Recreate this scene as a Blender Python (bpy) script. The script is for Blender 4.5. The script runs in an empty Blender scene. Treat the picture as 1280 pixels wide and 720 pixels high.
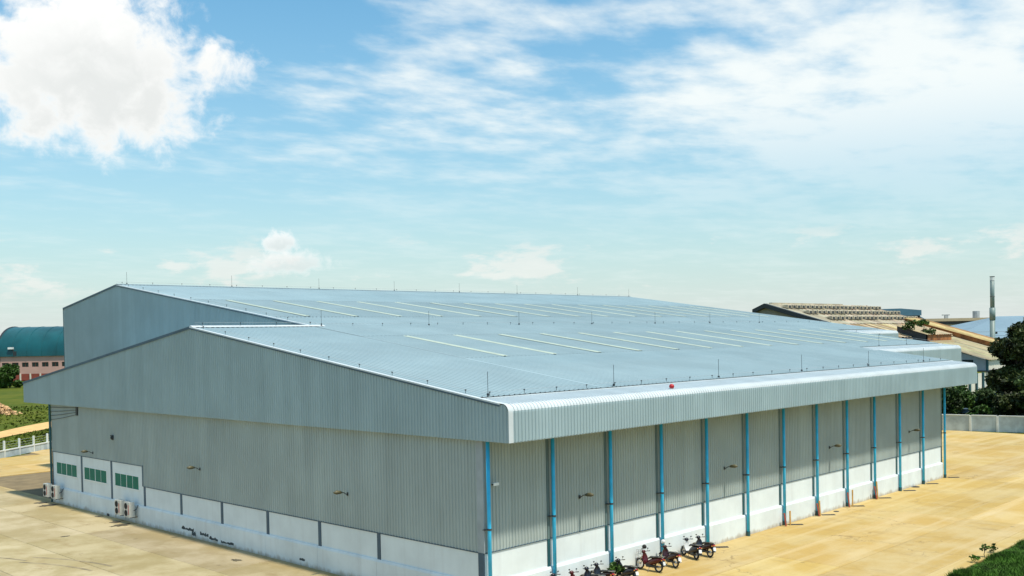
import bpy, math, random
from mathutils import Vector, Matrix
import numpy as np
rnd = random.Random(7)
sc = bpy.context.scene
COL = sc.collection
# ---------------------------------------------------------------- camera
cd = bpy.data.cameras.new('camera'); cam = bpy.data.objects.new('camera', cd); COL.objects.link(cam)
cd.sensor_fit = 'HORIZONTAL'; cd.sensor_width = 36.0
cd.lens = 1251.143/1280*36; cd.shift_x = 0.0; cd.shift_y = (450.5-360)/1280
cd.clip_start = .5; cd.clip_end = 9000
FW = Vector((.71596425, .69772534, -.02396986)); RT = Vector((.6974615, -.71635978, -.01939391)); UP = Vector((.03070267, .00283271, .99952455))
mw = Matrix((RT, UP, -FW)).transposed().to_4x4(); mw.translation = Vector((-35.403, -36.736, 14.079))
cam.matrix_world = mw; sc.camera = cam
# ---------------------------------------------------------------- view, sun, sky
sc.view_settings.view_transform = 'Standard'; sc.view_settings.look = 'None'
sc.view_settings.gamma = 1; sc.view_settings.exposure = 0.12
SUN = Vector((.022, -.41, .91)).normalized()
sl = bpy.data.lights.new('sun', 'SUN'); sl.energy = 4.6; sl.angle = math.radians(2.4); sl.color = (1, .93, .79)
so = bpy.data.objects.new('sun', sl); COL.objects.link(so)
so.rotation_euler = SUN.to_track_quat('Z', 'Y').to_euler(); so.location = (0, -60, 120)

class NT:
    def __init__(s, tree): s.t = tree; s.n = tree.nodes; s.l = tree.links
    def node(s, typ, **kw):
        n = s.n.new(typ)
        for k, v in kw.items(): setattr(n, k, v)
        return n
    def put(s, sock, v):
        if hasattr(v, 'is_linked') or isinstance(v, bpy.types.NodeSocket): s.l.new(v, sock)
        else:
            try: sock.default_value = v
            except Exception: sock.default_value = tuple(v) + (1,)
    def m(s, op, a, b=0., c=0., clamp=False):
        n = s.node('ShaderNodeMath', operation=op, use_clamp=clamp)
        s.put(n.inputs[0], a); s.put(n.inputs[1], b); s.put(n.inputs[2], c)
        return n.outputs[0]
    def vm(s, op, a, b=(0, 0, 0)):
        n = s.node('ShaderNodeVectorMath', operation=op); s.put(n.inputs[0], a); s.put(n.inputs[1], b)
        return n.outputs['Value'] if op in ('DOT_PRODUCT', 'LENGTH') else n.outputs[0]
    def noise(s, vec, scale, detail=4, rough=.55, dist=0.):
        n = s.node('ShaderNodeTexNoise'); n.inputs['Scale'].default_value = scale; n.inputs['Detail'].default_value = detail
        n.inputs['Roughness'].default_value = rough; n.inputs['Distortion'].default_value = dist
        if vec is not None: s.l.new(vec, n.inputs['Vector'])
        return n.outputs['Fac']
    def smooth(s, v, a, b, c=0., d=1.):
        n = s.node('ShaderNodeMapRange', interpolation_type='SMOOTHSTEP'); s.put(n.inputs[0], v)
        for i, q in enumerate((a, b, c, d)): s.put(n.inputs[1+i], q)
        return n.outputs[0]
    def mix(s, f, a, b, mode='MIX'):
        n = s.node('ShaderNodeMix', data_type='RGBA', blend_type=mode); s.put(n.inputs[0], f)
        s.put(n.inputs[6], a if not isinstance(a, tuple) else tuple(a)+(1,)); s.put(n.inputs[7], b if not isinstance(b, tuple) else tuple(b)+(1,))
        return n.outputs[2]
    def xyz(s, v):
        n = s.node('ShaderNodeSeparateXYZ'); s.l.new(v, n.inputs[0]); return n.outputs
    def comb(s, x, y, z):
        n = s.node('ShaderNodeCombineXYZ'); s.put(n.inputs[0], x); s.put(n.inputs[1], y); s.put(n.inputs[2], z); return n.outputs[0]

world = bpy.data.worlds.new('World'); sc.world = world; world.use_nodes = True
world.node_tree.nodes.clear(); W = NT(world.node_tree)
sky = W.node('ShaderNodeTexSky', sky_type='NISHITA'); sky.sun_disc = False
sky.sun_elevation = math.asin(SUN.z); sky.sun_rotation = math.atan2(SUN.x, SUN.y)
sky.air_density = 1.3; sky.dust_density = .6; sky.ozone_density = 2.2; sky.altitude = 0
d = W.node('ShaderNodeTexCoord').outputs['Generated']
dx, dy, dz = W.xyz(d)
STR = .1
skyc = W.mix(1., sky.outputs[0], (.56, 1.27, 1.45), 'MULTIPLY')
# thin pale veil that thickens toward the horizon
veil = W.m('POWER', W.m('SUBTRACT', 1., W.m('MAXIMUM', dz, 0.)), 5.6)
col = W.mix(W.m('MULTIPLY', veil, .95, clamp=True), skyc, (7.0, 7.25, 7.1))
def blob(px, py, pz, sx, sy):
    c = Vector((px, py, pz)).normalized(); r = Vector((c.y, -c.x, 0)).normalized(); u = r.cross(c)
    a = W.m('DIVIDE', W.vm('DOT_PRODUCT', d, tuple(r)), sx); b = W.m('DIVIDE', W.vm('DOT_PRODUCT', d, tuple(u)), sy)
    front = W.m('GREATER_THAN', W.vm('DOT_PRODUCT', d, tuple(c)), 0.)
    return a, b, W.m('SQRT', W.m('ADD', W.m('MULTIPLY', a, a), W.m('MULTIPLY', b, b))), front
# streaky high cloud sheet: a horizontal layer seen in perspective
inv = W.m('DIVIDE', 1., W.m('ADD', W.m('MAXIMUM', dz, 0.), .07))
pl = W.comb(W.m('MULTIPLY', dx, inv), W.m('MULTIPLY', dy, inv), 0.)
rot = W.node('ShaderNodeMapping'); rot.inputs['Rotation'].default_value = (0, 0, math.radians(58)); rot.inputs['Scale'].default_value = (1.0, 1.4, 1)
W.l.new(pl, rot.inputs[0]); plr = rot.outputs[0]
n1 = W.m('ADD', W.m('MULTIPLY', W.noise(plr, 1.5, 8, .56, .15), .62), W.m('MULTIPLY', W.noise(plr, 5.2, 6, .55, .1), .38)); n2 = W.noise(plr, .5, 3, .5)
bias = 0.
for args, amp in (((451, 837, 310, .17, .055), -.46), ((755, 606, 253, .07, .045), -.16), ((300, 940, 150, .25, .05), -.10)):
    a, b, r, fr = blob(*args)
    bias = W.m('ADD', bias, W.m('MULTIPLY', W.m('MULTIPLY', fr, W.smooth(r, 0., 1.5, 1., 0.)), amp))
for args, amp in (((686, 683, 250, .21, .062), .20), ((905, 370, 200, .29, .105), .50), ((806, 509, 305, .3, .03), .22), ((760, 600, 110, .5, .022), .07), ((860, 500, 130, .2, .03), .06)):
    a, b, r, fr = blob(*args)
    bias = W.m('ADD', bias, W.m('MULTIPLY', W.m('MULTIPLY', fr, W.smooth(r, 0., 1.35, 1., 0.)), amp))
dens = W.m('ADD', W.m('ADD', W.m('MULTIPLY', W.m('SUBTRACT', n1, .5), 1.9), W.m('MULTIPLY', W.m('SUBTRACT', n2, .5), .5)), W.m('SUBTRACT', bias, .03))
cl = W.m('MULTIPLY', W.smooth(dens, -.18, .42), W.smooth(dz, .11, .235, .24, 1.))
col = W.mix(W.m('MULTIPLY', cl, .93), col, (8.9, 9.35, 9.2))
# small cumulus along the horizon
az = W.m('ARCTAN2', dx, dy)
hv = W.comb(W.m('MULTIPLY', az, 9.), W.m('MULTIPLY', dz, 26.), 3.7)
hn = W.noise(hv, 1.15, 7, .6)
band = W.m('MULTIPLY', W.smooth(dz, .03, .055), W.smooth(dz, .075, .115, 1., 0.))
hc = W.smooth(W.m('ADD', W.m('SUBTRACT', hn, .615), W.m('MULTIPLY', band, .08)), 0., .10)
hc = W.m('MULTIPLY', hc, band)
hsh = W.noise(hv, 2.2, 4)
col = W.mix(W.m('MULTIPLY', hc, .55), col, W.mix(hsh, (8.3, 8.0, 7.6), (9.4, 9.2, 8.7)))
# individual cumulus clouds
def cumulus(col, c, sx, sy, nscale, soft, op, seed):
    a, b, r, fr = blob(*c, sx, sy)
    v = W.comb(W.m('MULTIPLY', a, sx*nscale), W.m('MULTIPLY', b, sy*nscale), seed)
    nn = W.noise(v, 1., 9, .60, .25); big = W.noise(v, .45, 3, .5)
    f = W.m('ADD', W.m('SUBTRACT', 1.02, r), W.m('ADD', W.m('MULTIPLY', W.m('SUBTRACT', nn, .5), 1.25), W.m('MULTIPLY', W.m('SUBTRACT', big, .5), .7)))
    mask = W.m('MULTIPLY', W.smooth(f, 0., soft), fr)
    up = W.m('ADD', W.m('ADD', b, W.m('MULTIPLY', W.m('SUBTRACT', nn, .5), 1.6)), W.m('MULTIPLY', a, -.15))
    core = W.m('MULTIPLY', W.smooth(f, .12, .7), W.smooth(up, .95, -.45))
    cc = W.mix(W.m('MULTIPLY', core, .75), (9.6, 9.65, 9.5), (6.8, 7.1, 7.0))
    return W.mix(W.m('MULTIPLY', mask, op), col, cc)
col = cumulus(col, (384, 892, 247), .124, .084, 34, .44, 1., 1.3)
col = cumulus(col, (540, 836, 95), .020, .013, 120, .5, .75, 4.4)
col = cumulus(col, (547, 834, 76), .045, .014, 110, .6, .6, 6.2)
bg = W.node('ShaderNodeBackground'); bg.inputs[1].default_value = STR; W.l.new(col, bg.inputs[0])
wo = W.node('ShaderNodeOutputWorld'); W.l.new(bg.outputs[0], wo.inputs[0])

# ================================================================ materials
def mat(name, base, rough=.6, metal=0., var=.12, scale=.6, bump=0., bscale=20., spec=.5, objcol=False, fn=None, stretch=None):
    m = bpy.data.materials.new(name); m.use_nodes = True; T = NT(m.node_tree)
    b = T.n['Principled BSDF']
    pos = T.node('ShaderNodeNewGeometry').outputs['Position']
    if stretch: pos = T.vm('MULTIPLY', pos, stretch)
    f = T.noise(pos, scale, 6, .6)
    lo = tuple(c*(1-var*1.6) for c in base); hi = tuple(min(1, c*(1+var*1.2)) for c in base)
    c = T.mix(T.smooth(f, .3, .7), lo, hi)
    if fn: c = fn(T, c, T.node('ShaderNodeNewGeometry').outputs['Position'])
    if objcol:
        oi = T.node('ShaderNodeObjectInfo'); c = T.mix(1., c, oi.outputs['Color'], 'MULTIPLY')
    T.put(b.inputs['Base Color'], c); b.inputs['Roughness'].default_value = rough; b.inputs['Metallic'].default_value = metal
    b.inputs['Specular IOR Level'].default_value = spec
    if bump:
        bn = T.node('ShaderNodeBump'); bn.inputs['Strength'].default_value = bump; bn.inputs['Distance'].default_value = .05
        T.l.new(T.noise(pos, bscale, 6, .65), bn.inputs['Height']); T.l.new(bn.outputs[0], b.inputs['Normal'])
    return m

def concrete_fn(T, c, pos):
    x, y, z = T.xyz(pos)
    left = T.smooth(x, -3., 4.)                       # sandier dust on the long side, paler in front of the gable
    dust = T.mix(T.smooth(T.noise(pos, .16, 7, .66), .40, .62), (.475, .325, .105), (.53, .405, .19))
    grey = T.mix(T.smooth(T.noise(pos, .17, 7, .66), .38, .62), (.335, .275, .145), (.475, .405, .26))
    c = T.mix(left, grey, dust)
    st = T.noise(T.vm('MULTIPLY', pos, (1.1, .42, 1.)), .55, 8, .66)
    c = T.mix(T.smooth(st, .53, .70, 0., .36), c, (.25, .165, .065))
    st2 = T.noise(T.vm('MULTIPLY', pos, (.25, 1., 1.)), .35, 7, .7)
    c = T.mix(T.smooth(st2, .56, .74, 0., .4), c, (.54, .46, .32))
    lane = T.noise(T.vm('MULTIPLY', pos, (.035, .9, 1.)), 1., 5, .6)
    c = T.mix(T.m('MULTIPLY', T.smooth(lane, .48, .66), T.m('MULTIPLY', left, .42)), c, (.62, .50, .29))
    lane2 = T.noise(T.vm('MULTIPLY', pos, (.05, 1.3, 1.)), 1., 4, .6)
    c = T.mix(T.m('MULTIPLY', T.smooth(lane2, .55, .68), T.m('MULTIPLY', left, .25)), c, (.33, .24, .11))
    vor = T.node('ShaderNodeTexVoronoi', feature='DISTANCE_TO_EDGE'); vor.inputs['Scale'].default_value = .16
    T.l.new(T.vm('ADD', pos, T.comb(T.m('MULTIPLY', T.noise(pos, .7, 5, .6), 3.), T.m('MULTIPLY', T.noise(T.vm('ADD', pos, (9., 4., 0.)), .7, 5, .6), 3.), 0.)), vor.inputs['Vector'])
    c = T.mix(T.m('MULTIPLY', T.smooth(vor.outputs['Distance'], .0, .011, 1., 0.), T.smooth(T.noise(pos, .09, 3), .5, .6, 0., .55)), c, (.17, .12, .06))
    spot = T.node('ShaderNodeTexVoronoi', feature='F1'); spot.inputs['Scale'].default_value = .45; T.l.new(T.vm('MULTIPLY', pos, (1., 1., 0.)), spot.inputs['Vector'])
    c = T.mix(T.m('MULTIPLY', T.smooth(T.m('ADD', spot.outputs['Distance'], T.m('MULTIPLY', T.noise(pos, 2.5, 4), .12)), .09, .17, 1., 0.), T.m('MULTIPLY', T.smooth(T.noise(pos, .2, 2), .52, .62), .5)), c, (.15, .11, .06))
    fine = T.noise(pos, 6., 5, .7)
    return T.mix(T.smooth(fine, .3, .7, .0, .16), c, (.30, .22, .11))
M = {}
M['concrete'] = mat('sandy_concrete', (.5, .4, .22), .9, bump=.2, bscale=9., objcol=True, fn=concrete_fn, spec=.2)
M['joint'] = mat('joint_dirt', (.20, .15, .08), .95)
def streak_fn(amount, dirt, sheet=0., mud=0.):
    def fn(T, c, pos):
        x, y, z = T.xyz(pos)
        if sheet:
            wn = T.node('ShaderNodeTexWhiteNoise', noise_dimensions='1D'); T.l.new(T.m('FLOOR', T.m('ADD', T.m('SUBTRACT', x, y), .02)), wn.inputs['W'])
            c = T.mix(T.m('MULTIPLY', wn.outputs['Value'], sheet), c, dirt)
        if mud:
            c = T.mix(T.m('MULTIPLY', T.smooth(T.m('ADD', z, T.m('MULTIPLY', T.noise(T.vm('MULTIPLY', pos, (1., 1., .4)), 1.6, 6, .65), .9)), .78, .40), mud), c, (.36, .29, .19))
        s = T.noise(T.vm('MULTIPLY', pos, (1.5, 1.5, .09)), 1.0, 5, .6)
        return T.mix(T.smooth(s, .48, .74, 0., amount), c, dirt)
    return fn
M['clad'] = mat('painted_steel_cladding', (.35, .45, .475), .42, var=.05, scale=.25, fn=streak_fn(.35, (.26, .345, .365), sheet=.38))
M['clad_wall'] = mat('painted_steel_wall', (.375, .435, .425), .45, var=.06, scale=.25, fn=streak_fn(.4, (.285, .335, .33), sheet=.38))
M['jointclad'] = mat('joint_flashing_steel', (.13, .19, .19), .5, var=.08)
M['cap'] = mat('white_flashing_sunlit_nose', (.58, .625, .64), .4, var=.04)  # real white trims, and the eave nose whitened for sunlight
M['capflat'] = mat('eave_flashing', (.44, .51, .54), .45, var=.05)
def roof_fn(T, c, pos):
    s = T.noise(T.vm('MULTIPLY', pos, (1.6, .05, .05)), .7, 6, .65)
    c = T.mix(T.smooth(s, .42, .74, 0., .24), c, (.345, .435, .46))
    wn = T.node('ShaderNodeTexWhiteNoise', noise_dimensions='2D'); x, y, z = T.xyz(pos)
    T.l.new(T.comb(T.m('FLOOR', T.m('DIVIDE', x, .8)), T.m('FLOOR', T.m('DIVIDE', y, 11.7)), 0.), wn.inputs['Vector'])
    c = T.mix(T.m('MULTIPLY', wn.outputs['Value'], .14), c, (.225, .325, .36))
    s2 = T.noise(T.vm('MULTIPLY', pos, (.03, .12, .1)), 1., 4, .5)
    return T.mix(T.smooth(s2, .45, .7, 0., .35), c, (.215, .32, .36))
M['roof'] = mat('blue_grey_roof_steel', (.285, .38, .41), .5, var=.05, scale=.2, objcol=True, fn=roof_fn, spec=.4)
M['skylight'] = mat('translucent_skylight', (.45, .515, .41), .35, var=.06, scale=1.5)
M['white'] = mat('white_masonry_paint', (.70, .755, .765), .75, var=.04, scale=.5, bump=.08, bscale=4., fn=streak_fn(.28, (.56, .58, .58)))
M['plinth'] = mat('white_plinth_paint', (.69, .745, .755), .75, var=.05, scale=.5, bump=.08, bscale=4., fn=streak_fn(.35, (.52, .53, .52), mud=.75))
M['slate'] = mat('slate_blue_steel', (.05, .10, .15), .5)
M['teal'] = mat('teal_steel', (.015, .085, .10), .5, fn=streak_fn(.2, (.05, .10, .11)))
M['pipe'] = mat('blue_pipe_paint', (.03, .46, .76), .35, var=.08, scale=1.2)
M['dark'] = mat('dark_metal', (.03, .035, .04), .5)
M['black'] = mat('black_rubber', (.012, .012, .013), .7)
M['seat'] = mat('black_vinyl', (.016, .015, .016), .45)
M['chrome'] = mat('bright_metal', (.6, .6, .6), .25, metal=1.)
M['glass'] = mat('green_glass', (.0008, .155, .112), .3, var=.08, scale=2., spec=.08)
M['frame'] = mat('white_aluminium', (.76, .80, .80), .4, var=.03)
M['ac'] = mat('cream_enamel', (.62, .60, .54), .45, var=.06, scale=2.)
M['red'] = mat('red_plastic', (.50, .015, .02), .35)
M['crimson'] = mat('crimson_paint', (.08, .005, .009), .25)
M['maroon'] = mat('maroon_paint', (.030, .005, .008), .25)
M['navy'] = mat('navy_paint', (.012, .014, .025), .25)
M['bwhite'] = mat('white_plastic', (.72, .73, .72), .35)
M['lamp'] = mat('lamp_lens_orange', (.7, .28, .03), .3)
M['lampwarm'] = mat('lamp_housing', (.10, .09, .045), .5)
M['wood_o'] = mat('ochre_board', (.44, .24, .05), .8, scale=3.)
M['wood_r'] = mat('rust_red_board', (.30, .06, .035), .8, scale=3.)
M['stain'] = mat('damp_stain', (.085, .07, .04), .8, var=.3, scale=1.5)
M['scuff'] = mat('scuffed_paint', (.06, .075, .08), .9, var=.3, scale=2.)
M['mould'] = mat('weathered_pale_concrete', (.44, .52, .55), .9, var=.12, scale=.8, fn=streak_fn(.5, (.33, .38, .38)))
M['copestone'] = mat('coping_concrete', (.70, .74, .72), .9, var=.1)
def grass_fn(a, b, c3):
    def fn(T, c, pos):
        c = T.mix(T.smooth(T.noise(T.vm('MULTIPLY', pos, (1., 1., 1.)), .07, 6, .65), .35, .65), a, b)
        return T.mix(T.smooth(T.noise(pos, .25, 6, .7), .52, .72, 0., .8), c, c3)
    return fn
M['field'] = mat('rough_field', (.1, .1, .03), .95, bump=.6, bscale=1.2, spec=.1, fn=grass_fn((.055, .085, .008), (.105, .12, .013), (.15, .13, .03)))
M['verge'] = mat('verge_soil', (.03, .06, .012), .95, bump=.6, bscale=3., spec=.1, fn=grass_fn((.02, .05, .008), (.045, .085, .012), (.07, .065, .02)))
M['blade'] = mat('grass_blades', (.055, .13, .014), .7, var=.45, scale=1.6, spec=.2)
M['tuft'] = mat('field_tufts', (.088, .115, .014), .8, var=.35, scale=.12, spec=.15)
M['sand'] = mat('sandy_track', (.62, .40, .17), .95, var=.12, scale=.4, spec=.1)
M['rubble'] = mat('broken_brick_rubble', (.52, .33, .17), .95, var=.35, scale=1.5, spec=.1)
M['leaf1'] = mat('dark_leaves', (.034, .066, .013), .55, var=.5, scale=.55, spec=.25)
M['leaf2'] = mat('reddish_dark_leaves', (.040, .056, .014), .55, var=.5, scale=.5, spec=.25)
M['leaf3'] = mat('green_leaves', (.045, .095, .014), .55, var=.45, scale=.9, spec=.25)
M['bark'] = mat('bark', (.075, .055, .04), .9, scale=2.)
M['teal_roof'] = mat('teal_barrel_roof', (.004, .075, .088), .36, var=.16, scale=.12, spec=.5, stretch=(1., 1., .3))
M['pink'] = mat('pink_render', (.54, .32, .27), .85, var=.06, scale=.2)
M['brick'] = mat('red_brown_panel', (.26, .055, .035), .85, var=.1)
M['darkglass'] = mat('dark_glass', (.014, .026, .026), .15)
M['factory_wall'] = mat('factory_wall', (.33, .29, .24), .85, var=.15, scale=.3, fn=streak_fn(.5, (.20, .17, .13)))
M['beige'] = mat('old_beige_sheet', (.42, .365, .265), .75, var=.15, scale=.35, objcol=True)
M['rust'] = mat('rusty_trim', (.30, .115, .035), .8, var=.3, scale=.6)
M['pale'] = mat('pale_sheet', (.66, .62, .52), .7, var=.06, scale=.4)
M['greypanel'] = mat('grey_panel', (.34, .38, .40), .7, var=.1, scale=.6)
M['blueroof'] = mat('blue_roof_sheet', (.18, .265, .32), .6, var=.05, scale=.1)
M['darkblue'] = mat('dark_blue_sheet', (.07, .16, .23), .5, var=.06)
M['chimney'] = mat('greenish_steel', (.17, .235, .225), .5, var=.04, scale=.2)
M['tan'] = mat('tan_concrete', (.48, .37, .23), .85, var=.08, scale=.1)
M['carpaint'] = mat('car_paint_black', (.012, .013, .016), .18)
M['far'] = mat('far_trees', (.05, .075, .045), .95, var=.3, scale=.03, spec=.1)

# ================================================================ mesh helpers
class MB:
    def __init__(s): s.v = []; s.f = []
    def add(s, vs, fs):
        o = len(s.v); s.v += [tuple(p) for p in vs]; s.f += [tuple(i+o for i in f) for f in fs]; return s
    def box(s, x0, y0, z0, x1, y1, z1):
        return s.add([(x0,y0,z0),(x1,y0,z0),(x1,y1,z0),(x0,y1,z0),(x0,y0,z1),(x1,y0,z1),(x1,y1,z1),(x0,y1,z1)],
                     [(0,3,2,1),(4,5,6,7),(0,1,5,4),(1,2,6,5),(2,3,7,6),(3,0,4,7)])
    def obox(s, c, ax, ay, az):
        c = Vector(c); ax, ay, az = Vector(ax), Vector(ay), Vector(az)
        return s.add([c+ax*i+ay*j+az*k for k in (-1, 1) for (i, j) in ((-1,-1),(1,-1),(1,1),(-1,1))],
                     [(0,3,2,1),(4,5,6,7),(0,1,5,4),(1,2,6,5),(2,3,7,6),(3,0,4,7)])
    def bar(s, a, b, w, h):
        a, b = Vector(a), Vector(b); t = b-a; L = t.length; t.normalize()
        u = t.cross(Vector((0,0,1)));  u = Vector((1,0,0)) if u.length < 1e-4 else u.normalized()
        n = u.cross(t)
        return s.obox((a+b)/2, t*(L/2), u*(w/2), n*(h/2))
    def prism(s, pts, ext):
        n = len(pts); e = Vector(ext); p = [Vector(q) for q in pts]
        return s.add(p+[q+e for q in p], [tuple(range(n))[::-1], tuple(range(n, 2*n))]+[(i, (i+1) % n, n+(i+1) % n, n+i) for i in range(n)])
    def tube(s, path, r, n=8, caps=True):
        path = [Vector(p) for p in path]; rs = r if isinstance(r, (list, tuple)) else [r]*len(path); o = len(s.v); vs = []; fs = []
        prev = None
        for i, p in enumerate(path):
            t = (path[min(i+1, len(path)-1)]-path[max(i-1, 0)]).normalized()
            if prev is None:
                u = t.cross(Vector((0,0,1)));  u = Vector((1,0,0)) if u.length < 1e-3 else u.normalized()
            else: u = (prev-t*prev.dot(t)).normalized()
            prev = u; w = t.cross(u)
            vs += [p+(u*math.cos(a)+w*math.sin(a))*rs[i] for a in [2*math.pi*k/n for k in range(n)]]
        for i in range(len(path)-1):
            fs += [(i*n+k, i*n+(k+1) % n, (i+1)*n+(k+1) % n, (i+1)*n+k) for k in range(n)]
        if caps: fs += [tuple(range(n))[::-1], tuple((len(path)-1)*n+k for k in range(n))]
        return s.add(vs, fs)
    def torus(s, c, axis, R, r, n=20, m=6):
        c = Vector(c); ax = Vector(axis).normalized(); u = ax.orthogonal().normalized(); w = ax.cross(u); vs = []; fs = []
        for i in range(n):
            a = 2*math.pi*i/n; e = u*math.cos(a)+w*math.sin(a)
            vs += [c+e*(R+r*math.cos(b))+ax*(r*math.sin(b)) for b in [2*math.pi*k/m for k in range(m)]]
        for i in range(n):
            j = (i+1) % n; fs += [(i*m+k, j*m+k, j*m+(k+1) % m, i*m+(k+1) % m) for k in range(m)]
        return s.add(vs, fs)
    def ell(s, c, rx, ry, rz, n=12, m=8, lo=-90):
        vs = []; fs = []
        for i in range(m+1):
            t = math.radians(lo+(90-lo)*i/m)
            vs += [(c[0]+rx*math.cos(t)*math.cos(a), c[1]+ry*math.cos(t)*math.sin(a), c[2]+rz*math.sin(t)) for a in [2*math.pi*k/n for k in range(n)]]
        for i in range(m): fs += [(i*n+k, i*n+(k+1) % n, (i+1)*n+(k+1) % n, (i+1)*n+k) for k in range(n)]
        return s.add(vs, fs)
    def corr(s, o, u, nrm, L, z0, z1, per=.25, dep=.045, frac=(.0, .55, .65, .9)):
        """vertical ribbed sheet: origin o, run u, face normal nrm; z0/z1 numbers or functions of the run"""
        o, u, nrm = Vector(o), Vector(u), Vector(nrm); st = []
        for k in range(int(L/per)+1):
            for fr, h in zip(frac, (0, 0, 1, 1)):
                t = (k+fr)*per
                if t <= L+1e-6: st.append((t, h*dep))
        if st[-1][0] < L-1e-4: st.append((L, 0))
        g0 = z0 if callable(z0) else (lambda t: z0); g1 = z1 if callable(z1) else (lambda t: z1)
        vs = []
        for t, h in st:
            p = o+u*t+nrm*h; vs += [(p.x, p.y, g0(t)), (p.x, p.y, g1(t))]
        fl = u.cross(Vector((0,0,1))).dot(nrm) > 0
        fs = [((2*i, 2*i+2, 2*i+3, 2*i+1) if fl else (2*i, 2*i+1, 2*i+3, 2*i+2)) for i in range(len(st)-1)]
        return s.add(vs, fs)
    def sweep(s, path, x0, x1, per=.25, dep=.045, frac=(.0, .55, .65, .9)):
        """profile path [(y,z)...] swept along X with ribs standing along the profile normal"""
        st = []
        for k in range(int((x1-x0)/per)+1):
            for fr, h in zip(frac, (0, 0, 1, 1)):
                t = x0+(k+fr)*per
                if t <= x1: st.append((t, h*dep))
        st.append((x1, 0)); P = [Vector((0, y, z)) for y, z in path]; N = []
        for i in range(len(P)):
            t = (P[min(i+1, len(P)-1)]-P[max(i-1, 0)]).normalized(); N.append(Vector((0, t.z, -t.y)))
        m = len(P); vs = []
        for x, h in st: vs += [(x, P[i].y+N[i].y*h, P[i].z+N[i].z*h) for i in range(m)]
        fs = [(a*m+i, (a+1)*m+i, (a+1)*m+i+1, a*m+i+1) for a in range(len(st)-1) for i in range(m-1)]
        return s.add(vs, fs)
    def mesh(s, name, m, off=(0,0,0), smooth=False):
        me = bpy.data.meshes.new(name); o = Vector(off)
        me.from_pydata([tuple(Vector(p)-o) for p in s.v], [], s.f); me.materials.append(m)
        if smooth: me.polygons.foreach_set('use_smooth', [True]*len(me.polygons))
        me.update(); return me
    def build(s, name, m, parent=None, smooth=False, color=None):
        return link(name, s.mesh(name, m, ORG.get(parent.name, (0,0,0)) if parent else (0,0,0), smooth), parent, color=color)
ORG = {}
def link(name, me, parent=None, loc=None, color=None, rotz=0):
    o = bpy.data.objects.new(name, me); COL.objects.link(o)
    if parent: o.parent = parent; ORG[o.name] = ORG.get(parent.name, (0,0,0))
    if loc is not None: o.location = Vector(loc)-Vector(ORG.get(parent.name, (0,0,0)) if parent else (0,0,0))
    if rotz: o.rotation_euler.z = rotz
    if color: o.color = tuple(color)+(1,) if len(color) == 3 else color
    return o
def tag(o, label=None, cat=None, group=None, kind=None):
    for k, v in (('label', label), ('category', cat), ('group', group), ('kind', kind)):
        if v: o[k] = v
    return o
def thing(name, label, cat, loc, group=None):
    o = bpy.data.objects.new(name, None); COL.objects.link(o); o.location = loc; o.empty_display_size = .3
    ORG[o.name] = tuple(loc); return tag(o, label, cat, group)
def local(name, label, cat, group=None):
    o = thing(name, label, cat, (0,0,0), group); return o
def nparr_mesh(name, V, F, m):
    me = bpy.data.meshes.new(name); n = len(F); k = F.shape[1]
    me.vertices.add(len(V)); me.vertices.foreach_set('co', V.astype(np.float32).ravel())
    me.loops.add(n*k); me.loops.foreach_set('vertex_index', F.astype(np.int32).ravel())
    me.polygons.add(n); me.polygons.foreach_set('loop_start', np.arange(0, n*k, k, dtype=np.int32))
    me.update(calc_edges=True); me.materials.append(m); return me
def leafcloud(rg, P, size, flat=.5):
    """one bent two-triangle leaf spray per point"""
    n = len(P); a = rg.normal(size=(n,3)); a[:,2] *= flat; a /= np.linalg.norm(a, axis=1)[:,None]
    b = np.cross(a, rg.normal(size=(n,3))); b /= np.linalg.norm(b, axis=1)[:,None]
    L = (size*rg.uniform(.6, 1.4, n))[:,None]
    V = np.stack([P-a*L*.6, P+b*L*.34, P+a*L*.6, P-b*L*.34+rg.normal(size=(n,3))*L*.15], 1).reshape(-1, 3)
    return V, np.arange(4*n).reshape(n, 4)

# ================================================================ setting: ground, yard, field
tag(MB().add([(-2500,-2500,-.30),(3500,-2500,-.30),(3500,3500,-.30),(-2500,3500,-.30)], [(0,1,2,3)]).build('ground', M['field']), kind='structure')
yard = MB().add([(-52,-60,-.07),(22,-60,-.07),(22,-14.85,-.07),(104.9,-14.85,-.07),(104.9,6,-.07),(99,40,-.07),(99,100,-.07),(40,120,-.07),(19.6,104.6,-.07),(-20,73.5,-.07),(-52,73.5,-.07)], [tuple(range(11))]).build('concrete_yard', M['joint'])
tag(yard, kind='structure')
def slab(x0, y0, x1, y1, tone=None):
    g = .012; c = rnd.uniform(.92, 1.07) if tone is None else tone*rnd.uniform(.96, 1.04); dz = rnd.uniform(-.004, .004)
    mb = MB(); mb.add([(x0+g,y0+g,-.12),(x1-g,y0+g,-.12),(x1-g,y1-g,-.12),(x0+g,y1-g,-.12),(x0+g,y0+g,dz-.015),(x1-g,y0+g,dz-.015),(x1-g,y1-g,dz-.015),(x0+g,y1-g,dz-.015),
        (x0+g+.03,y0+g+.03,dz),(x1-g-.03,y0+g+.03,dz),(x1-g-.03,y1-g-.03,dz),(x0+g+.03,y1-g-.03,dz)],
        [(0,1,5,4),(1,2,6,5),(2,3,7,6),(3,0,4,7),(4,5,9,8),(5,6,10,9),(6,7,11,10),(7,4,8,11),(8,9,10,11)])
    mb.build('concrete_slab', M['concrete'], yard, color=(c, c*rnd.uniform(.98, 1.01), c*rnd.uniform(.94, 1.03)))
xs_long = [.5+20*i for i in range(-3, 6)]
rows = [-4.62, 0], [-9.2, -4.62], [-13.8, -9.2], [-14.85, -13.8]
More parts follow.
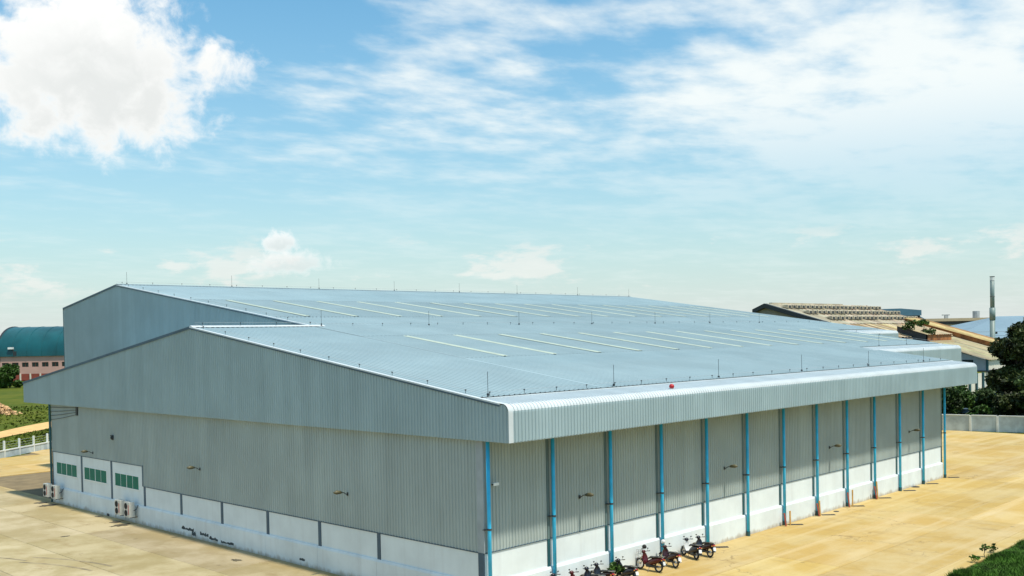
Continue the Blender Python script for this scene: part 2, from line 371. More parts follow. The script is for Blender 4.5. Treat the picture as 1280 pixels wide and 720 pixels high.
for y0, y1 in rows:
    for x0 in xs_long:
        if x0 < -60 or (y0 < -14 and x0 < 20): continue
        slab(x0, y0, min(x0+20, 104.9), y1, .93 if y0 > -4.7 and x0 > -1 else None)
xl = [0, -4.45, -8.8, -13.2, -17.6, -22, -26.4, -30.8, -35.2, -39.6, -44]
for i in range(len(xl)-1):
    for k in range(6):
        y0 = 0+19.1*k
        top = min(y0+19.1, 103-.0*k)
        xc = xl[i+1]
        lim = 89+xc*.786+.4*0       # fence line on the far side
        if y0 > lim-1: continue
        slab(xl[i+1], y0, xl[i], min(top, lim+2.5), (.86 if k < 2 else .95) if i == 0 else None)
for i in range(3):                                    # beyond the end of the gable, behind the building and by the boundary wall
    for k in range(3): slab(.5+7*i, 78.6+9*k-.0, 7.5+7*i, min(87.6+9*k, 88+5.5*i+4))
for i in range(9):
    for k in range(5): slab(60.4+4.95*i, .0+8.2*k, 65.35+4.95*i-.0, 8.2*(k+1))
for i in range(2):
    for k in range(3): slab(.0+0, 55.9+7.5*k, .0+.48, 63.4+7.5*k)
# damp patches and tyre marks on the slabs
def patch(name, cx, cy, rx, ry, m, seed, z=.010, ang=0):
    r = random.Random(seed); n = 22; vs = [(cx, cy, z)]
    for i in range(n):
        a = 2*math.pi*i/n; q = r.uniform(.55, 1.15); px, py = rx*q*math.cos(a), ry*q*math.sin(a)
        vs.append((cx+px*math.cos(ang)-py*math.sin(ang), cy+px*math.sin(ang)+py*math.cos(ang), z))
    return MB().add(vs, [(0, 1+i, 1+(i+1) % n) for i in range(n)]).build(name, m, yard)
patch('damp_patch', -1.3, 39.3, .9, .55, M['stain'], 1); patch('damp_patch', -.9, 41.0, .6, .5, M['stain'], 2)
patch('damp_patch', -1.1, 54.0, .9, .7, M['stain'], 3); patch('damp_patch', -1.0, 56.0, .8, .5, M['stain'], 4)
patch('damp_patch', -.7, 44.6, .35, .3, M['stain'], 5); patch('damp_patch', -6.0, 38.2, .35, .25, M['stain'], 6); patch('damp_patch', -2.0, 21., .3, .5, M['stain'], 9)
M['tyre'] = mat('tyre_mark', (.27, .22, .13), .9, var=.25, scale=1.)
for (cx, cy, R, a0, a1) in ((-17.5, 41, 4.2, -.6, 1.5), (-15.7, 41, 4.2, -.4, 1.3), (-20, 30, 9, .2, .9), (-24, 24, 14.5, .1, .55), (-24.3, 24, 16.2, .1, .55)):
    mb = MB(); n = 16
    for i in range(n+1):
        a = a0+(a1-a0)*i/n; mb.v += [(cx+R*math.cos(a), cy+R*math.sin(a), .009), (cx+(R+.22)*math.cos(a), cy+(R+.22)*math.sin(a), .009)]
    mb.f = [(2*i, 2*i+1, 2*i+3, 2*i+2) for i in range(n)]; mb.build('tyre_mark', M['tyre'], yard)
# verge on the right, field and track on the left
rg = np.random.default_rng(5)
def sheet(name, x0, y0, x1, y1, nx, ny, zf, m):
    X, Y = np.meshgrid(np.linspace(x0, x1, nx), np.linspace(y0, y1, ny)); Z = zf(X, Y)
    V = np.stack([X, Y, Z], -1).reshape(-1, 3); i = np.arange(nx*ny).reshape(ny, nx)
    F = np.stack([i[:-1,:-1], i[:-1,1:], i[1:,1:], i[1:,:-1]], -1).reshape(-1, 4)
    o = link(name, nparr_mesh(name, V, F, m)); o.data.polygons.foreach_set('use_smooth', [True]*len(F)); return o
edge = lambda X: -15.25+.22*np.sin(X*.9)+.15*np.sin(X*2.3+1)
vz = lambda X, Y: np.clip((edge(X)-Y)*.35, -.16, .28)+.06*np.sin(X*1.7)*np.sin(Y*1.3)
tag(sheet('grass_verge', 16, -60, 104.8, -14.5, 150, 90, vz, M['verge']), kind='structure')
n = 60000; bx = rg.uniform(21, 52, n); by = -15.2-rg.exponential(2.4, n); keep = (by > -24) & (by < edge(bx)+.12); bx, by = bx[keep], by[keep]; n = len(bx)
bz = vz(bx, by); h = rg.uniform(.08, .30, n)*(1+.6*np.sin(bx*1.1)*np.sin(by*.9)); th = rg.uniform(0, 6.28, n); w = rg.uniform(.02, .045, n)
dxy = np.stack([np.cos(th), np.sin(th)], 1); lean = rg.normal(size=(n,2))*.13
B = np.stack([bx, by, bz-.02], 1); V = np.stack([B+np.c_[dxy*w[:,None], np.zeros(n)], B-np.c_[dxy*w[:,None], np.zeros(n)], B+np.c_[lean, h]], 1).reshape(-1, 3)
tag(link('grass', nparr_mesh('grass', V, np.arange(3*n).reshape(n, 3), M['blade'])), kind='stuff', label='dense green grass growing on the verge beside the concrete yard', cat='grass')
fz = lambda X, Y: -.16+.35*np.sin(X*.05+1)*np.sin(Y*.043)+.12*np.sin(X*.21)*np.sin(Y*.17+2)+np.clip((Y-X-150)*.004, 0, 1.)*0
tag(sheet('rough_field', -140, 112, 190, 372, 120, 100, fz, M['field']), kind='structure')
fd = Vector((.70, .714, 0)); fn_ = Vector((-.714, .70, 0)); c0 = Vector((21.6, 134.0, 0))
mb = MB()
for i in range(41):
    t = -70+i*3.6; wv = 2.9+.35*math.sin(i*.9)
    for sgn in (-1, 1):
        p = c0+fd*t+fn_*(wv*sgn); mb.v.append((p.x, p.y, float(max(fz(p.x, p.y), -.25))+.10))
mb.f = [(2*i, 2*i+2, 2*i+3, 2*i+1) for i in range(40)]
tag(mb.build('dirt_track', M['sand']), kind='structure')
# near bank between fence and track, and tufts over the field
n = 24000; t = rg.uniform(-40, 75, n); q = rg.uniform(-17, 110, n)**1.0; q = np.where(rg.uniform(size=n) < .35, rg.uniform(-19, -3.6, n), rg.uniform(3.8, 190, n))
PX = c0.x+fd.x*t+fn_.x*q; PY = c0.y+fd.y*t+fn_.y*q
ok = (PY > 90+PX*.786*1.0+3) | (q > 0); PX, PY, q = PX[ok], PY[ok], q[ok]
P = np.stack([PX, PY, np.where((PY > 112), fz(PX, PY), -.28)+.12], 1)
V, F = leafcloud(rg, P, .55, 1.2); V[:,2] = np.maximum(V[:,2], -.3)
tag(link('field_grass', nparr_mesh('field_grass', V, F, M['tuft'])), kind='stuff', label='tufts of yellow green grass across the rough field', cat='grass')
# distant tree line all around, far beyond the buildings
P = []
for k in range(900):
    a = rg.uniform(0, 6.283); R = rg.uniform(760, 900); hh = rg.uniform(3, 8)
    P.append(np.array([R*math.cos(a), R*math.sin(a), 0])+np.abs(rg.normal(size=(8,3)))*np.array([5, 5, hh])*np.array([1, 1, .55]))
V, F = leafcloud(rg, np.concatenate(P), 7., .7)
V[:,2] = np.maximum(V[:,2], -.3)
tag(link('distant_treeline', nparr_mesh('distant_treeline', V, F, M['far'])), kind='stuff', label='far off line of trees at the horizon', cat='trees')

# ================================================================ WAREHOUSE
K = .143; OY = 2.277; ZT = 10.618; ZB = 8.82
OX = .35; YL = 61.18; YR = 29.29; D = 10.1; YH = 64.1; YHL = 77.76; YW = 55.7; L1 = 62.77; Y1 = 6.85; L2 = 83.8; Y2 = 19.45; L3 = 96.1
zp = lambda y: ZT+K*(y+OY)
ZR = zp(YR); ZH = zp(YH); ZHL = 18.15
wh = thing('warehouse', 'large grey metal warehouse with ribbed cladding, blue downpipes and a stepped blue-grey roof', 'warehouse', (0, 0, 0))
# --- long right-hand wall: twelve bays
clad_me = MB().corr((0, 0, 0), (1, 0, 0), (0, -1, 0), 4.72, 0, 6.6, .236).mesh('cladding_panel', M['clad_wall'])
wall_me = MB().box(.0, .0, 0, 4.72, .2, 1.53).mesh('masonry_panel', M['white'])
mb = MB().prism([(0, 0, 0), (0, -.12, 0), (0, -.12, 1.33), (0, -.06, 1.46), (0, 0, 1.46)], (4.98, 0, 0)); plinth_me = mb.mesh('plinth', M['plinth'])
drip_me = MB().box(0, -.045, 0, 4.72, -.002, .05).mesh('drip_flashing', M['slate'])
col_me = MB().box(0, -.05, 0, .17, .1, 1.53).mesh('column', M['teal'])
joint_me = MB().box(0, -.06, 0, .17, .1, 6.5).mesh('joint_flashing', M['jointclad'])
pm = MB().tube([(0, 0, .02), (0, 0, 8.85)], .105, 12); pipe_me = pm.mesh('downpipe', M['pipe'], smooth=True)
pm = MB().tube([(0, 0, 0), (0, 0, .09)], .125, 12); pm.box(-.3, -.03, .02, -.05, .2, .06); clamp_me = pm.mesh('pipe_clamp', M['dark'])
shoe_me = MB().tube([(0, 0, 0), (0, 0, .32)], .125, 12).mesh('pipe_shoe', M['teal'])
for i in range(13):
    x = 5*i
    if i < 12:
        link('cladding_panel', clad_me, wh, (x+.03, 0, 2.985)); link('masonry_panel', wall_me, wh, (x+.03, .0, 1.45))
        link('plinth', plinth_me, wh, (x+.01, 0, 0)); link('drip_flashing', drip_me, wh, (x+.03, 0, 2.96))
    if 0 < i: link('column', col_me, wh, (x-.235, 0, 1.44)); link('joint_flashing', joint_me, wh, (x-.235, 0, 2.98))
    px = x+.06 if i else .12
    p = link('downpipe', pipe_me, wh, (px, -.27, 0))
    c = bpy.data.objects.new('pipe_clamp', clamp_me); COL.objects.link(c); c.parent = p; c.location = (0, 0, 4.2)
    c = bpy.data.objects.new('pipe_shoe', shoe_me); COL.objects.link(c); c.parent = p; c.location = (0, 0, 0)
MB().box(.0, .21, 0, 60.0, .35, 10.7).build('backing_wall', M['clad_wall'], wh)
# --- gable wall on the left
yb = [.45, 8.82, 14.64, 20.47, 26.29, 32.11, 37.94]; yw = [37.94, 43.76, 49.59, 55.7]
MB().corr((0, .45, 0), (0, 1, 0), (-1, 0, 0), 37.49, 2.985, 9.6).build('cladding_panel', M['clad_wall'], wh)
MB().corr((0, 37.96, 0), (0, 1, 0), (-1, 0, 0), YW-37.96, 4.56, 9.6).build('cladding_panel', M['clad_wall'], wh)
MB().box(-.055, 37.9, 2.985, .02, 38.1, 4.62).build('edge_flashing', M['slate'], wh)
for a, b in zip(yb[:-1], yb[1:]):
    MB().box(-.0, a+.02, 1.45, .2, b-.30, 2.98).build('masonry_panel', M['white'], wh)
    MB().prism([(0, a+.01, 0), (-.12, a+.01, 0), (-.12, a+.01, 1.33), (-.06, a+.01, 1.46), (0, a+.01, 1.46)], (0, b-a-.02, 0)).build('plinth', M['plinth'], wh)
    MB().box(-.045, a, 2.955, -.002, b, 3.01).build('drip_flashing', M['slate'], wh)
    MB().box(-.03, b-.28, 1.44, .1, b, 2.98).build('column', M['slate'], wh)
for a, b in zip(yw[:-1], yw[1:]):
    # masonry around each window opening
    last = b == yw[-1]; e = b-.30 if not last else b-.12
    w0, w1 = {37.94: (38.75, 43.0), 43.76: (44.55, 48.95), 49.59: (50.45, 54.85)}[a]
    MB().box(0, a+.02, 1.45, .2, w0, 4.55).box(0, w1, 1.45, .2, e, 4.55).box(0, w0, 1.45, .2, w1, 2.62).box(0, w0, 3.70, .2, w1, 4.55).build('masonry_panel', M['white'], wh)
    MB().prism([(0, a+.01, 0), (-.12, a+.01, 0), (-.12, a+.01, 1.33), (-.06, a+.01, 1.46), (0, a+.01, 1.46)], (0, b-a-.02, 0)).build('plinth', M['plinth'], wh)
    MB().box(-.045, a+.16, 4.53, -.002, b, 4.58).build('drip_flashing', M['slate'], wh)
    MB().box(-.03, e, 1.44, .1, b, 4.55).build('column', M['slate'], wh)
    wn = MB(); t = .05
    wn.box(-.05, w0-.05, 2.57, .06, w1+.05, 2.64).box(-.02, w0, 3.65, .06, w1, 3.70).box(-.02, w0, 2.64, .06, w0+t, 3.65).box(-.02, w1-t, 2.64, .06, w1, 3.65)
    win = wn.build('window', M['frame'], wh); q = (w1-w0)/4
    for k in range(4):
        if k: MB().box(-.02, w0+q*k-(.04 if k == 2 else .018), 2.64, .05, w0+q*k+(.04 if k == 2 else .018), 3.65).build('mullion', M['frame'], win)
        MB().box(-.012, w0+q*k+((.04 if k == 2 else .018) if k else t), 2.64, .04, w0+q*(k+1)-((.04 if k == 1 else .018) if k < 3 else t), 3.65).build('pane', M['glass'], win)
MB().box(.25, .4, 0, .4, YW, 11.).build('backing_wall', M['clad_wall'], wh)
MB().box(-.04, -.04, 3.0, .02, .45, 8.85).box(.02, -.04, 3.0, .028, .02, 8.85).build('corner_flashing', M['greypanel'], wh)
MB().box(-.03, .02, 1.44, .1, .44, 2.99).build('column', M['slate'], wh)
MB().box(-.115, -.115, 0, .4, .45, 1.44).build('plinth', M['plinth'], wh)
MB().tube([(-.14, YW+.05, 0), (-.14, YW+.05, 8.8)], .1, 10).build('downpipe', M['teal'], wh)
MB().box(0, YW-.1, 0, 60, YW+.1, 8.8).build('rear_wall', M['clad_wall'], wh)
# cable run, hatch and scuffs on the gable wall
MB().box(-.12, 49.85, 8.02, -.01, 50.15, 8.75).build('cable_bracket', M['dark'], wh)
for k in range(4):
    z = 8.68-.2*k; MB().tube([(-.08, 50.1, z), (-.10, 53., z-.10-.10*k), (-.08, 55.6, z-.16-.17*k)], .022, 5).build('cable', M['dark'], wh)
MB().box(-.14, 44.55, .2, -.115, 45.6, .58).build('access_hatch', M['white'], wh)
MB().box(-.16, 44.0, .02, -.118, 44.4, .2).build('drain_outlet', M['dark'], wh)
def scuff(y0, y1, z0, z1, seed):
    r = random.Random(seed); n = 9; mb = MB()
    for i in range(n+1):
        y = y0+(y1-y0)*i/n; mb.v += [(-.124, y, z0+(z1-z0)*r.uniform(0, .2)), (-.124, y, z0+(z1-z0)*r.uniform(.45, 1))]
    mb.f = [(2*i, 2*i+1, 2*i+3, 2*i+2) for i in range(n)]; mb.build('scuff_mark', M['scuff'], wh)
scuff(30.0, 31.8, .42, .72, 1); scuff(29.7, 30.3, .1, .6, 2); scuff(27.9, 29.1, .3, .62, 3); scuff(26.6, 27.8, .16, .46, 4); scuff(24.5, 26.2, .14, .36, 5); scuff(16.0, 16.6, .3, .5, 6); scuff(5.1, 5.4, .2, .5, 7)
# --- fascias
arc = [(-1.86+-.417*math.sin(a), 10.30+.417*math.cos(a)) for a in [math.radians(v) for v in (8, 22, 36, 50, 64, 78, 90)]]
def eave_profile(yo):
    """white cap, bullnose and ribbed drop for an eave whose outer face stands at yo"""
    dz = K*(yo+OY); dy = yo+OY
    return [(.0+dy, 10.90+dz)]+[(p+dy, q+dz) for p, q in arc]+[(-2.277+dy, ZB+dz)]
def eave(yo, x0, x1, depth=2.277, name='eave_fascia'):
    P = eave_profile(yo)
    MB().sweep(P[6:], x0, x1).build(name, M['clad'], wh)
    MB().sweep(P[1:7], x0, x1).build('eave_sunlit_nose', M['cap'], wh); MB().sweep(P[:2], x0, x1).build('eave_cap', M['capflat'], wh)  # nose paler than the fascia: sunlight put into its colour
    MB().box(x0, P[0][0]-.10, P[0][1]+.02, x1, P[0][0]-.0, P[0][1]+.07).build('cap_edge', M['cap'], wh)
    MB().box(x0, P[-1][0], P[-1][1]-.02, x1, P[0][0]+.1, P[-1][1]+.02).build('soffit', M['clad_wall'], wh)
    MB().prism([(x1, y, z) for y, z in P]+[(x1, P[0][0], P[-1][1])], (.03, 0, 0)).build('fascia_end', M['clad'], wh)
    MB().box(x0, P[0][0]+.0, P[0][1]-.35, x1, P[0][0]+.14, P[0][1]-.16).build('gutter', M['slate'], wh)
eave(-OY, -.1, L1); eave(Y1, L1-1.5, L2); eave(Y2, L2-1.5, L3)
# smooth corner flashing where the long eave meets the gable
P = eave_profile(-OY); mb = MB()
for x in (-OX-.06, -.08):
    for i, (y, z) in enumerate(P): mb.v.append((x, y-.045, z+.04*(i < 8)))
m_ = len(P); mb.f = [(i, m_+i, m_+i+1, i+1) for i in range(m_-1)]
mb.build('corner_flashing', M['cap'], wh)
def gtop(t):
    y = -OY+t
    if y < -1.86: return 10.30+math.sqrt(max(0, .417**2-(y+1.86)**2))
    if y <= YR: return zp(y)+.0
    return ZR+(10.618-ZR)*(y-YR)/(YL-YR)
MB().corr((-OX, -OY, 0), (0, 1, 0), (-1, 0, 0), YL+OY, ZB, gtop).build('gable_fascia', M['clad'], wh)
MB().box(-OX+.01, -OY+.05, ZB-.015, 0.0, YL-.02, ZB+.015).build('soffit', M['clad_wall'], wh)
MB().box(-OX, YL, ZB, D+3, YL+.03, 10.6).build('eave_fascia', M['clad'], wh)
MB().box(0, YW, ZB-.02, D+3, YL, ZB+.012).build('soffit', M['clad_wall'], wh)
def verge(x, pts, name='verge_trim'):
    for (ya, za), (yb_, zb) in zip(pts[:-1], pts[1:]):
        MB().prism([(x-.08, ya, za+.0), (x-.08, yb_, zb+.0), (x-.08, yb_, zb+.075), (x-.08, ya, za+.075)], (.26, 0, 0)).build(name, M['cap'], wh)
        MB().prism([(x-.085, ya, za-.09), (x-.085, yb_, zb-.09), (x-.085, yb_, zb+(.10 if zb < za else -.003)), (x-.085, ya, za+(.10 if zb < za else -.003))], (.018 if zb > za else .003, 0, 0)).build('verge_shade_edge', M['slate'], wh)  # dark strip paints the shade on the trim's front and underside
verge(-OX, [(-1.7, zp(-1.7)), (YR, ZR), (YL, 10.618)])
# tall part behind: front gable, ridge, walls
def htop(t):
    y = YR-1+t
    return zp(y) if y <= YH else ZH+(ZHL-ZH)*(y-YH)/(YHL-YH)
MB().corr((D, YR-1, 0), (0, 1, 0), (-1, 0, 0), YHL-YR+1, lambda t: 10.0, htop).build('upper_gable', M['clad'], wh)
verge(D, [(YR-.2, zp(YR-.2)), (YH, ZH), (YHL, ZHL)])
MB().box(D+.1, YHL-.03, 0, L3-.2, YHL+.03, ZHL).build('rear_wall', M['clad'], wh)
MB().box(D-.05, YHL-.02, 9.9, D+.05, YHL+.06, ZHL+.1).build('corner_flashing', M['teal'], wh)
MB().box(D-.02, YL, 0, D+.1, YHL, 10.1).build('side_wall', M['clad'], wh)
for xe, ya, yb_, xp in ((60.1, .3, Y1+2.3, 0), (81.2, Y1+2.3, Y2+2.3, 60.1), (93.5, Y2+2.3, YHL, 81.2)):
    MB().box(xe-.1, ya, 0, xe+.1, yb_, 10.6 if xe < 70 else 11.8).build('end_wall', M['clad_wall'], wh)
    if xp: MB().box(xp, ya, 0, xe, ya+.2, zp(ya)-2.2).build('return_wall', M['clad_wall'], wh)
for xe, ya, yb_ in ((L1, -1.5, Y1+.2), (L2, Y1+.6, Y2+.2), (L3, Y2+.6, YH)):
    MB().prism([(xe, ya, zp(ya)-1.9), (xe, yb_, zp(yb_)-1.9), (xe, yb_, zp(yb_)), (xe, ya, zp(ya))], (.04, 0, 0)).build('end_fascia', M['clad'], wh)
MB().prism([(L3, YH, ZH-1.9), (L3, YHL, ZHL-1.9), (L3, YHL, ZHL), (L3, YH, ZH)], (.04, 0, 0)).build('end_fascia', M['clad'], wh)
# --- roof sheets: standing ribs run down the slope
def rooffield(x0, x1, ya, za, yb_, zb, tone, per=.40):
    mb = MB(); st = []
    for k in range(int((x1-x0)/per)+1):
        for fr, h in ((0, 0), (.72, 0), (.78, 1), (.94, 1)):
            t = x0+(k+fr)*per
            if t <= x1: st.append((t, .034*h))
    st.append((x1, 0))
    for x, h in st: mb.v += [(x, ya, za+h), (x, yb_, zb+h)]
    mb.f = [(2*i, 2*i+2, 2*i+3, 2*i+1) for i in range(len(st)-1)]
    mb.build('roof_sheet', M['roof'], wh, color=(tone, tone*1.0, tone*1.0))
R_ = lambda x0, x1, ya, yb_, tone, dz=0.: rooffield(x0, x1, ya, zp(ya)+.03+dz, yb_, zp(yb_)+.03+dz, tone)
R_(-OX+.2, D, .14, 29.2, .98)
R_(D, L1, .14, 12.0, 1.0); R_(D, L1, 12.0, 23.2, .95, .012); R_(D, L1, 23.2, 35.4, 1.0, .024)
R_(L1, L2, Y1+2.45, 12.0, 1.02); R_(L1, L2, 12.0, 23.2, .97, .012); R_(L1, L2, 23.2, 35.4, 1.02, .024); R_(L2, L3, Y2+2.45, 35.4, 1.02, .024)
R_(D+.2, L3, 35.4, 49.6, .93, .036); R_(D+.2, L3, 49.6, YH, 1.10, .048)
rooffield(-OX+.2, D, YL, 10.65, YR, ZR+.03, 1.0); rooffield(D, L3, YHL, ZHL+.03, YH, ZH+.08, 1.0)
MB().prism([(-OX, YR-.35, zp(YR-.35)+.09), (-OX, YR, ZR+.16), (-OX, YR+.35, zp(YR-.35)+.09), (-OX, YR, ZR+.11)], (D+OX+.9, 0, 0)).build('ridge_cap', M['cap'], wh)
MB().prism([(D, YH-.3, zp(YH-.3)+.13), (D, YH, ZH+.17), (D, YH+.3, zp(YH-.3)+.13), (D, YH, ZH+.10)], (L3-D, 0, 0)).build('ridge_cap', M['roof'], wh, color=(.9, .9, .9))
# skylight strips
sk = {}
for (ya, yb_, dz, x0, cnt, xm) in ((11.95, 22.7, .075, 14.0, 14, lambda y: L2), (35.7, 48.9, .10, 14.0, 17, lambda y: L3)):
    me = MB(); w = .58
    for j in range(5):
        x = -w/2+w*j/4; hgt = .03 if j in (1, 3) else 0
        me.v += [(x, 0, hgt), (x, yb_-ya, K*(yb_-ya)+hgt)]
    me.f = [(2*j, 2*j+2, 2*j+3, 2*j+1) for j in range(4)]; mm = me.mesh('skylight', M['skylight'])
    for k in range(cnt):
        x = x0+5.13*k
        if x < xm(ya)-1.5: link('skylight', mm, wh, (x, ya, zp(ya)+dz+.01))
# lightning rods, posts and cables
rod_me = MB().tube([(0, 0, 0), (0, 0, .12)], .07, 6).tube([(0, 0, .1), (0, 0, 1.25)], .014, 5).mesh('lightning_rod', M['dark'])
post_me = MB().tube([(0, 0, 0), (0, 0, .2)], .014, 5).box(-.035, -.035, .15, .035, .035, .21).mesh('cable_post', M['dark'])
def cable(pts, step, rods=()):
    MB().tube([Vector(p)+Vector((0, 0, .2)) for p in pts], .008, 4).build('lightning_cable', M['greypanel'], wh)
    a, b = Vector(pts[0]), Vector(pts[-1]); L = (b-a).length; k = .6
    while k < L:
        link('cable_post', post_me, wh, a+(b-a)*(k/L)); k += step
    for r in rods: link('lightning_rod', rod_me, wh, r)
er = [(x, .30, zp(.3)+.05) for x in (.77, 11.2, 22.5, 33.9, 45.3, 56.7)]
cable([(.3, .3, zp(.3)+.05), (L1, .3, zp(.3)+.05)], 2.6, er)
rr = [(x, YR-.2, ZR+.06) for x in (10.7, 21.9, 33.2, 44., 54.9, 65.8, 77.)]
cable([(D, YR-.2, ZR+.06), (L3, YR-.2, ZR+.06)], 3.05, rr)
cable([(-.1, YR-.2, ZR+.15), (D, YR-.2, ZR+.15)], 3.05)
tr = [(x, YH, ZH+.15) for x in (11.2, 23.3, 35., 46.6, 58., 69.4, 82.9, 95.8)]
cable([(D, YH, ZH+.15), (L3, YH, ZH+.15)], 3.3, tr)
cable([(-OX+.1, .3, zp(.3)+.12), (-OX+.1, YR-.5, zp(YR-.5)+.12)], 3.0)
cable([(D+.1, YR, zp(YR)+.12), (D+.1, YH-.4, zp(YH-.4)+.12)], 3.2)
cable([(L2-.3, Y1+3, zp(Y1+3)+.05), (L2-.3, Y2, zp(Y2)+.05)], 3.0, [(L1+5, Y1+2.6, zp(Y1+2.6)), (L2-9, Y1+2.6, zp(Y1+2.6))])

# ================================================================ things on and by the warehouse
def wall_lamp(loc, axis, label):
    t = thing('wall_lamp', label, 'lamp', loc, 'wall lamps on the warehouse')
    x, y, z = loc
    if axis == 'y':   # on the long wall, arm points toward -Y
        MB().box(x-.06, y-.04, z-.1, x+.06, y+.0, z+.1).build('bracket', M['dark'], t)
        MB().tube([(x, y-.02, z-.05), (x, y-.3, z+.12), (x+.01, y-.5, z+.15)], .025, 6).build('arm', M['dark'], t)
        g = MB().tube([(x, y-.42, z+.14), (x+.01, y-.55, z+.17), (x+.02, y-.8, z+.19), (x+.02, y-1.0, z+.2)], [.05, .10, .12, .05], 8); g.build('lamp_head', M['lampwarm'], t, True)
    else:
        MB().box(x-.04, y-.06, z-.1, x, y+.06, z+.1).build('bracket', M['dark'], t)
        MB().tube([(x-.02, y, z-.05), (x-.3, y, z+.12), (x-.5, y, z+.15)], .025, 6).build('arm', M['dark'], t)
        g = MB().tube([(x-.42, y, z+.14), (x-.55, y, z+.17), (x-.8, y, z+.19), (x-1.0, y, z+.2)], [.05, .10, .12, .05], 8); g.build('lamp_head', M['lampwarm'], t, True)
for x, l in ((7.5, 'wall lamp on the long side, nearest the building corner'), (22.5, 'wall lamp on the long side above the rightmost parked motorbikes, second from the corner'),
             (37.5, 'wall lamp on the long side, third from the corner toward the far end'), (52.5, 'wall lamp on the long side farthest from the corner, partly under the eave')):
    wall_lamp((x, -.04, 4.95), 'y', l)
for y, z, l in ((11.5, 4.95, 'wall lamp on the gable side nearest the front corner of the warehouse'), (29.0, 5.05, 'wall lamp in the middle of the gable side, over the white panels'),
                (47.0, 5.0, 'wall lamp on the gable side just above the green windows')):
    wall_lamp((-.04, y, z), 'x', l)
t = thing('bulkhead_light', 'small dark bulkhead light high on the gable side above the green windows', 'light', (-.05, 43.1, 6.5))
MB().tube([(-.03, 43.1, 6.5), (-.16, 43.1, 6.5)], [.20, .17], 12).build('housing', M['dark'], t); MB().ell((-.17, 43.1, 6.5), .08, .13, .13, 10, 6).build('lens', M['darkglass'], t); MB().box(-.20, 42.95, 6.62, -.03, 43.25, 6.70).build('hood', M['dark'], t)
t = thing('security_camera', 'small white security camera beside the blue pipe at the front corner', 'camera', (.6, -.04, 6.5))
MB().tube([(.6, -.04, 6.5), (.6, -.22, 6.52)], .02, 6).build('mount', M['frame'], t)
MB().box(.42, -.34, 6.44, .82, -.20, 6.58).build('housing', M['frame'], t); MB().tube([(.42, -.27, 6.51), (.38, -.27, 6.51)], .05, 8).build('lens', M['dark'], t)
def ac_unit(y, label, z0=.56):
    t = thing('air_conditioner', label, 'air conditioner', (-.4, y, z0), 'air conditioners hung on the gable wall')
    x0, x1 = -.80, -.38
    MB().box(x0, y-.48, z0, x1, y+.48, z0+1.16).build('casing', M['ac'], t)
    for k in range(2):
        zc = z0+.31+.54*k; yc = y+.13
        g = MB().torus((x0-.012, yc, zc), (1, 0, 0), .23, .022, 18, 4)
        for a in range(8):
            an = a*math.pi/4; g.bar((x0-.014, yc, zc), (x0-.014, yc+.22*math.cos(an), zc+.22*math.sin(an)), .012, .012)
        gr = g.build('fan_grille', M['dark'], t)
        MB().tube([(x0-.002, yc, zc), (x0-.006, yc, zc)], .225, 16).build('fan_opening', M['black'], gr)
    MB().box(x0-.008, y-.34, z0+.2, x0+.01, y-.24, z0+.95).build('stripe', M['red'], t)
    MB().box(x0+.05, y-.42, z0-.06, -.1, y-.36, z0-.005).box(x0+.05, y+.36, z0-.06, -.1, y+.42, z0-.005).build('bracket', M['dark'], t)
    MB().tube([(x1-.1, y-.5, z0+.5), (x1+.1, y-.58, z0+.6), (-.14, y-.58, z0+.9)], .03, 6).build('refrigerant_pipe', M['dark'], t)
ac_unit(55.55, 'cream air conditioner with two fans at the outer left end of the gable wall'); ac_unit(53.75, 'cream air conditioner, right one of the pair below the leftmost window')
ac_unit(40.95, 'cream air conditioner, left one of the pair under the third green window'); ac_unit(39.3, 'cream air conditioner under the third green window, beside the first low white panel')
# drain grates in front of the pipes and leaning boards
nth = ['sixth', 'seventh', 'eighth', 'ninth', 'tenth', 'eleventh', 'twelfth', 'last']
for k, i in enumerate((4, 6, 7, 8, 9, 10, 11, 12)):
    x = 5*i+.62
    t = thing('drain_grate', 'dark drain grate in the ground by the %s blue downpipe along the long side' % ('fifth', 'seventh', 'eighth', 'ninth', 'tenth', 'eleventh', 'twelfth', 'farthest')[k], 'drain grate', (x, -.62, 0), 'drain grates at the downpipes')
    a = Vector((x-.25, -.42, .008)); b = Vector((x+.45, -1.15, .008))
    MB().bar(a, b, .34, .014).build('pit', M['black'], t)
    dr = (b-a).normalized(); nn = Vector((-dr.y, dr.x, 0)); g = MB()
    for s_ in (-.17, .17): g.bar(a+nn*s_, b+nn*s_, .03, .03)
    for j in range(7):
        p = a+(b-a)*(j/6); g.bar(p-nn*.17, p+nn*.17, .025, .028)
    g.build('grate', M['dark'], t)
for x, y, l in ((53.0, -.35, 'small dark manhole cover close to the wall near the eleventh downpipe'), (37.4, -.6, 'tiny dark drain cover on the ground past the eighth downpipe')):
    r_ = .36 if x > 50 else .2
    t = thing('manhole_cover', l, 'manhole cover', (x, y, 0)); MB().tube([(x, y, .0), (x, y, .018)], r_, 16).build('cover', M['black'], t); MB().torus((x, y, .016), (0, 0, 1), r_, .02, 18, 4).build('rim', M['dark'], t)
def board(x0, x1, z1, m, label, y=-.42):
    mb = MB().prism([(x0-.08, y-.12, .0), (x0+.08, y-.12, .0), (x1+.10, y-.02, z1), (x1-.10, y-.02, z1)], (0, -.035, 0))
    tag(mb.build('board', m), label, 'board', 'boards leaning by the downpipes')
board(30.32, 30.48, 1.0, M['wood_o'], 'ochre board leaning right of the seventh blue downpipe'); board(29.72, 29.66, .95, M['wood_r'], 'rust red board leaning left of the seventh blue downpipe')
board(34.75, 34.6, 1.0, M['wood_r'], 'rust red board leaning by the eighth blue downpipe'); board(34.9, 34.95, 1.15, M['wood_o'], 'ochre board close against the eighth blue downpipe')
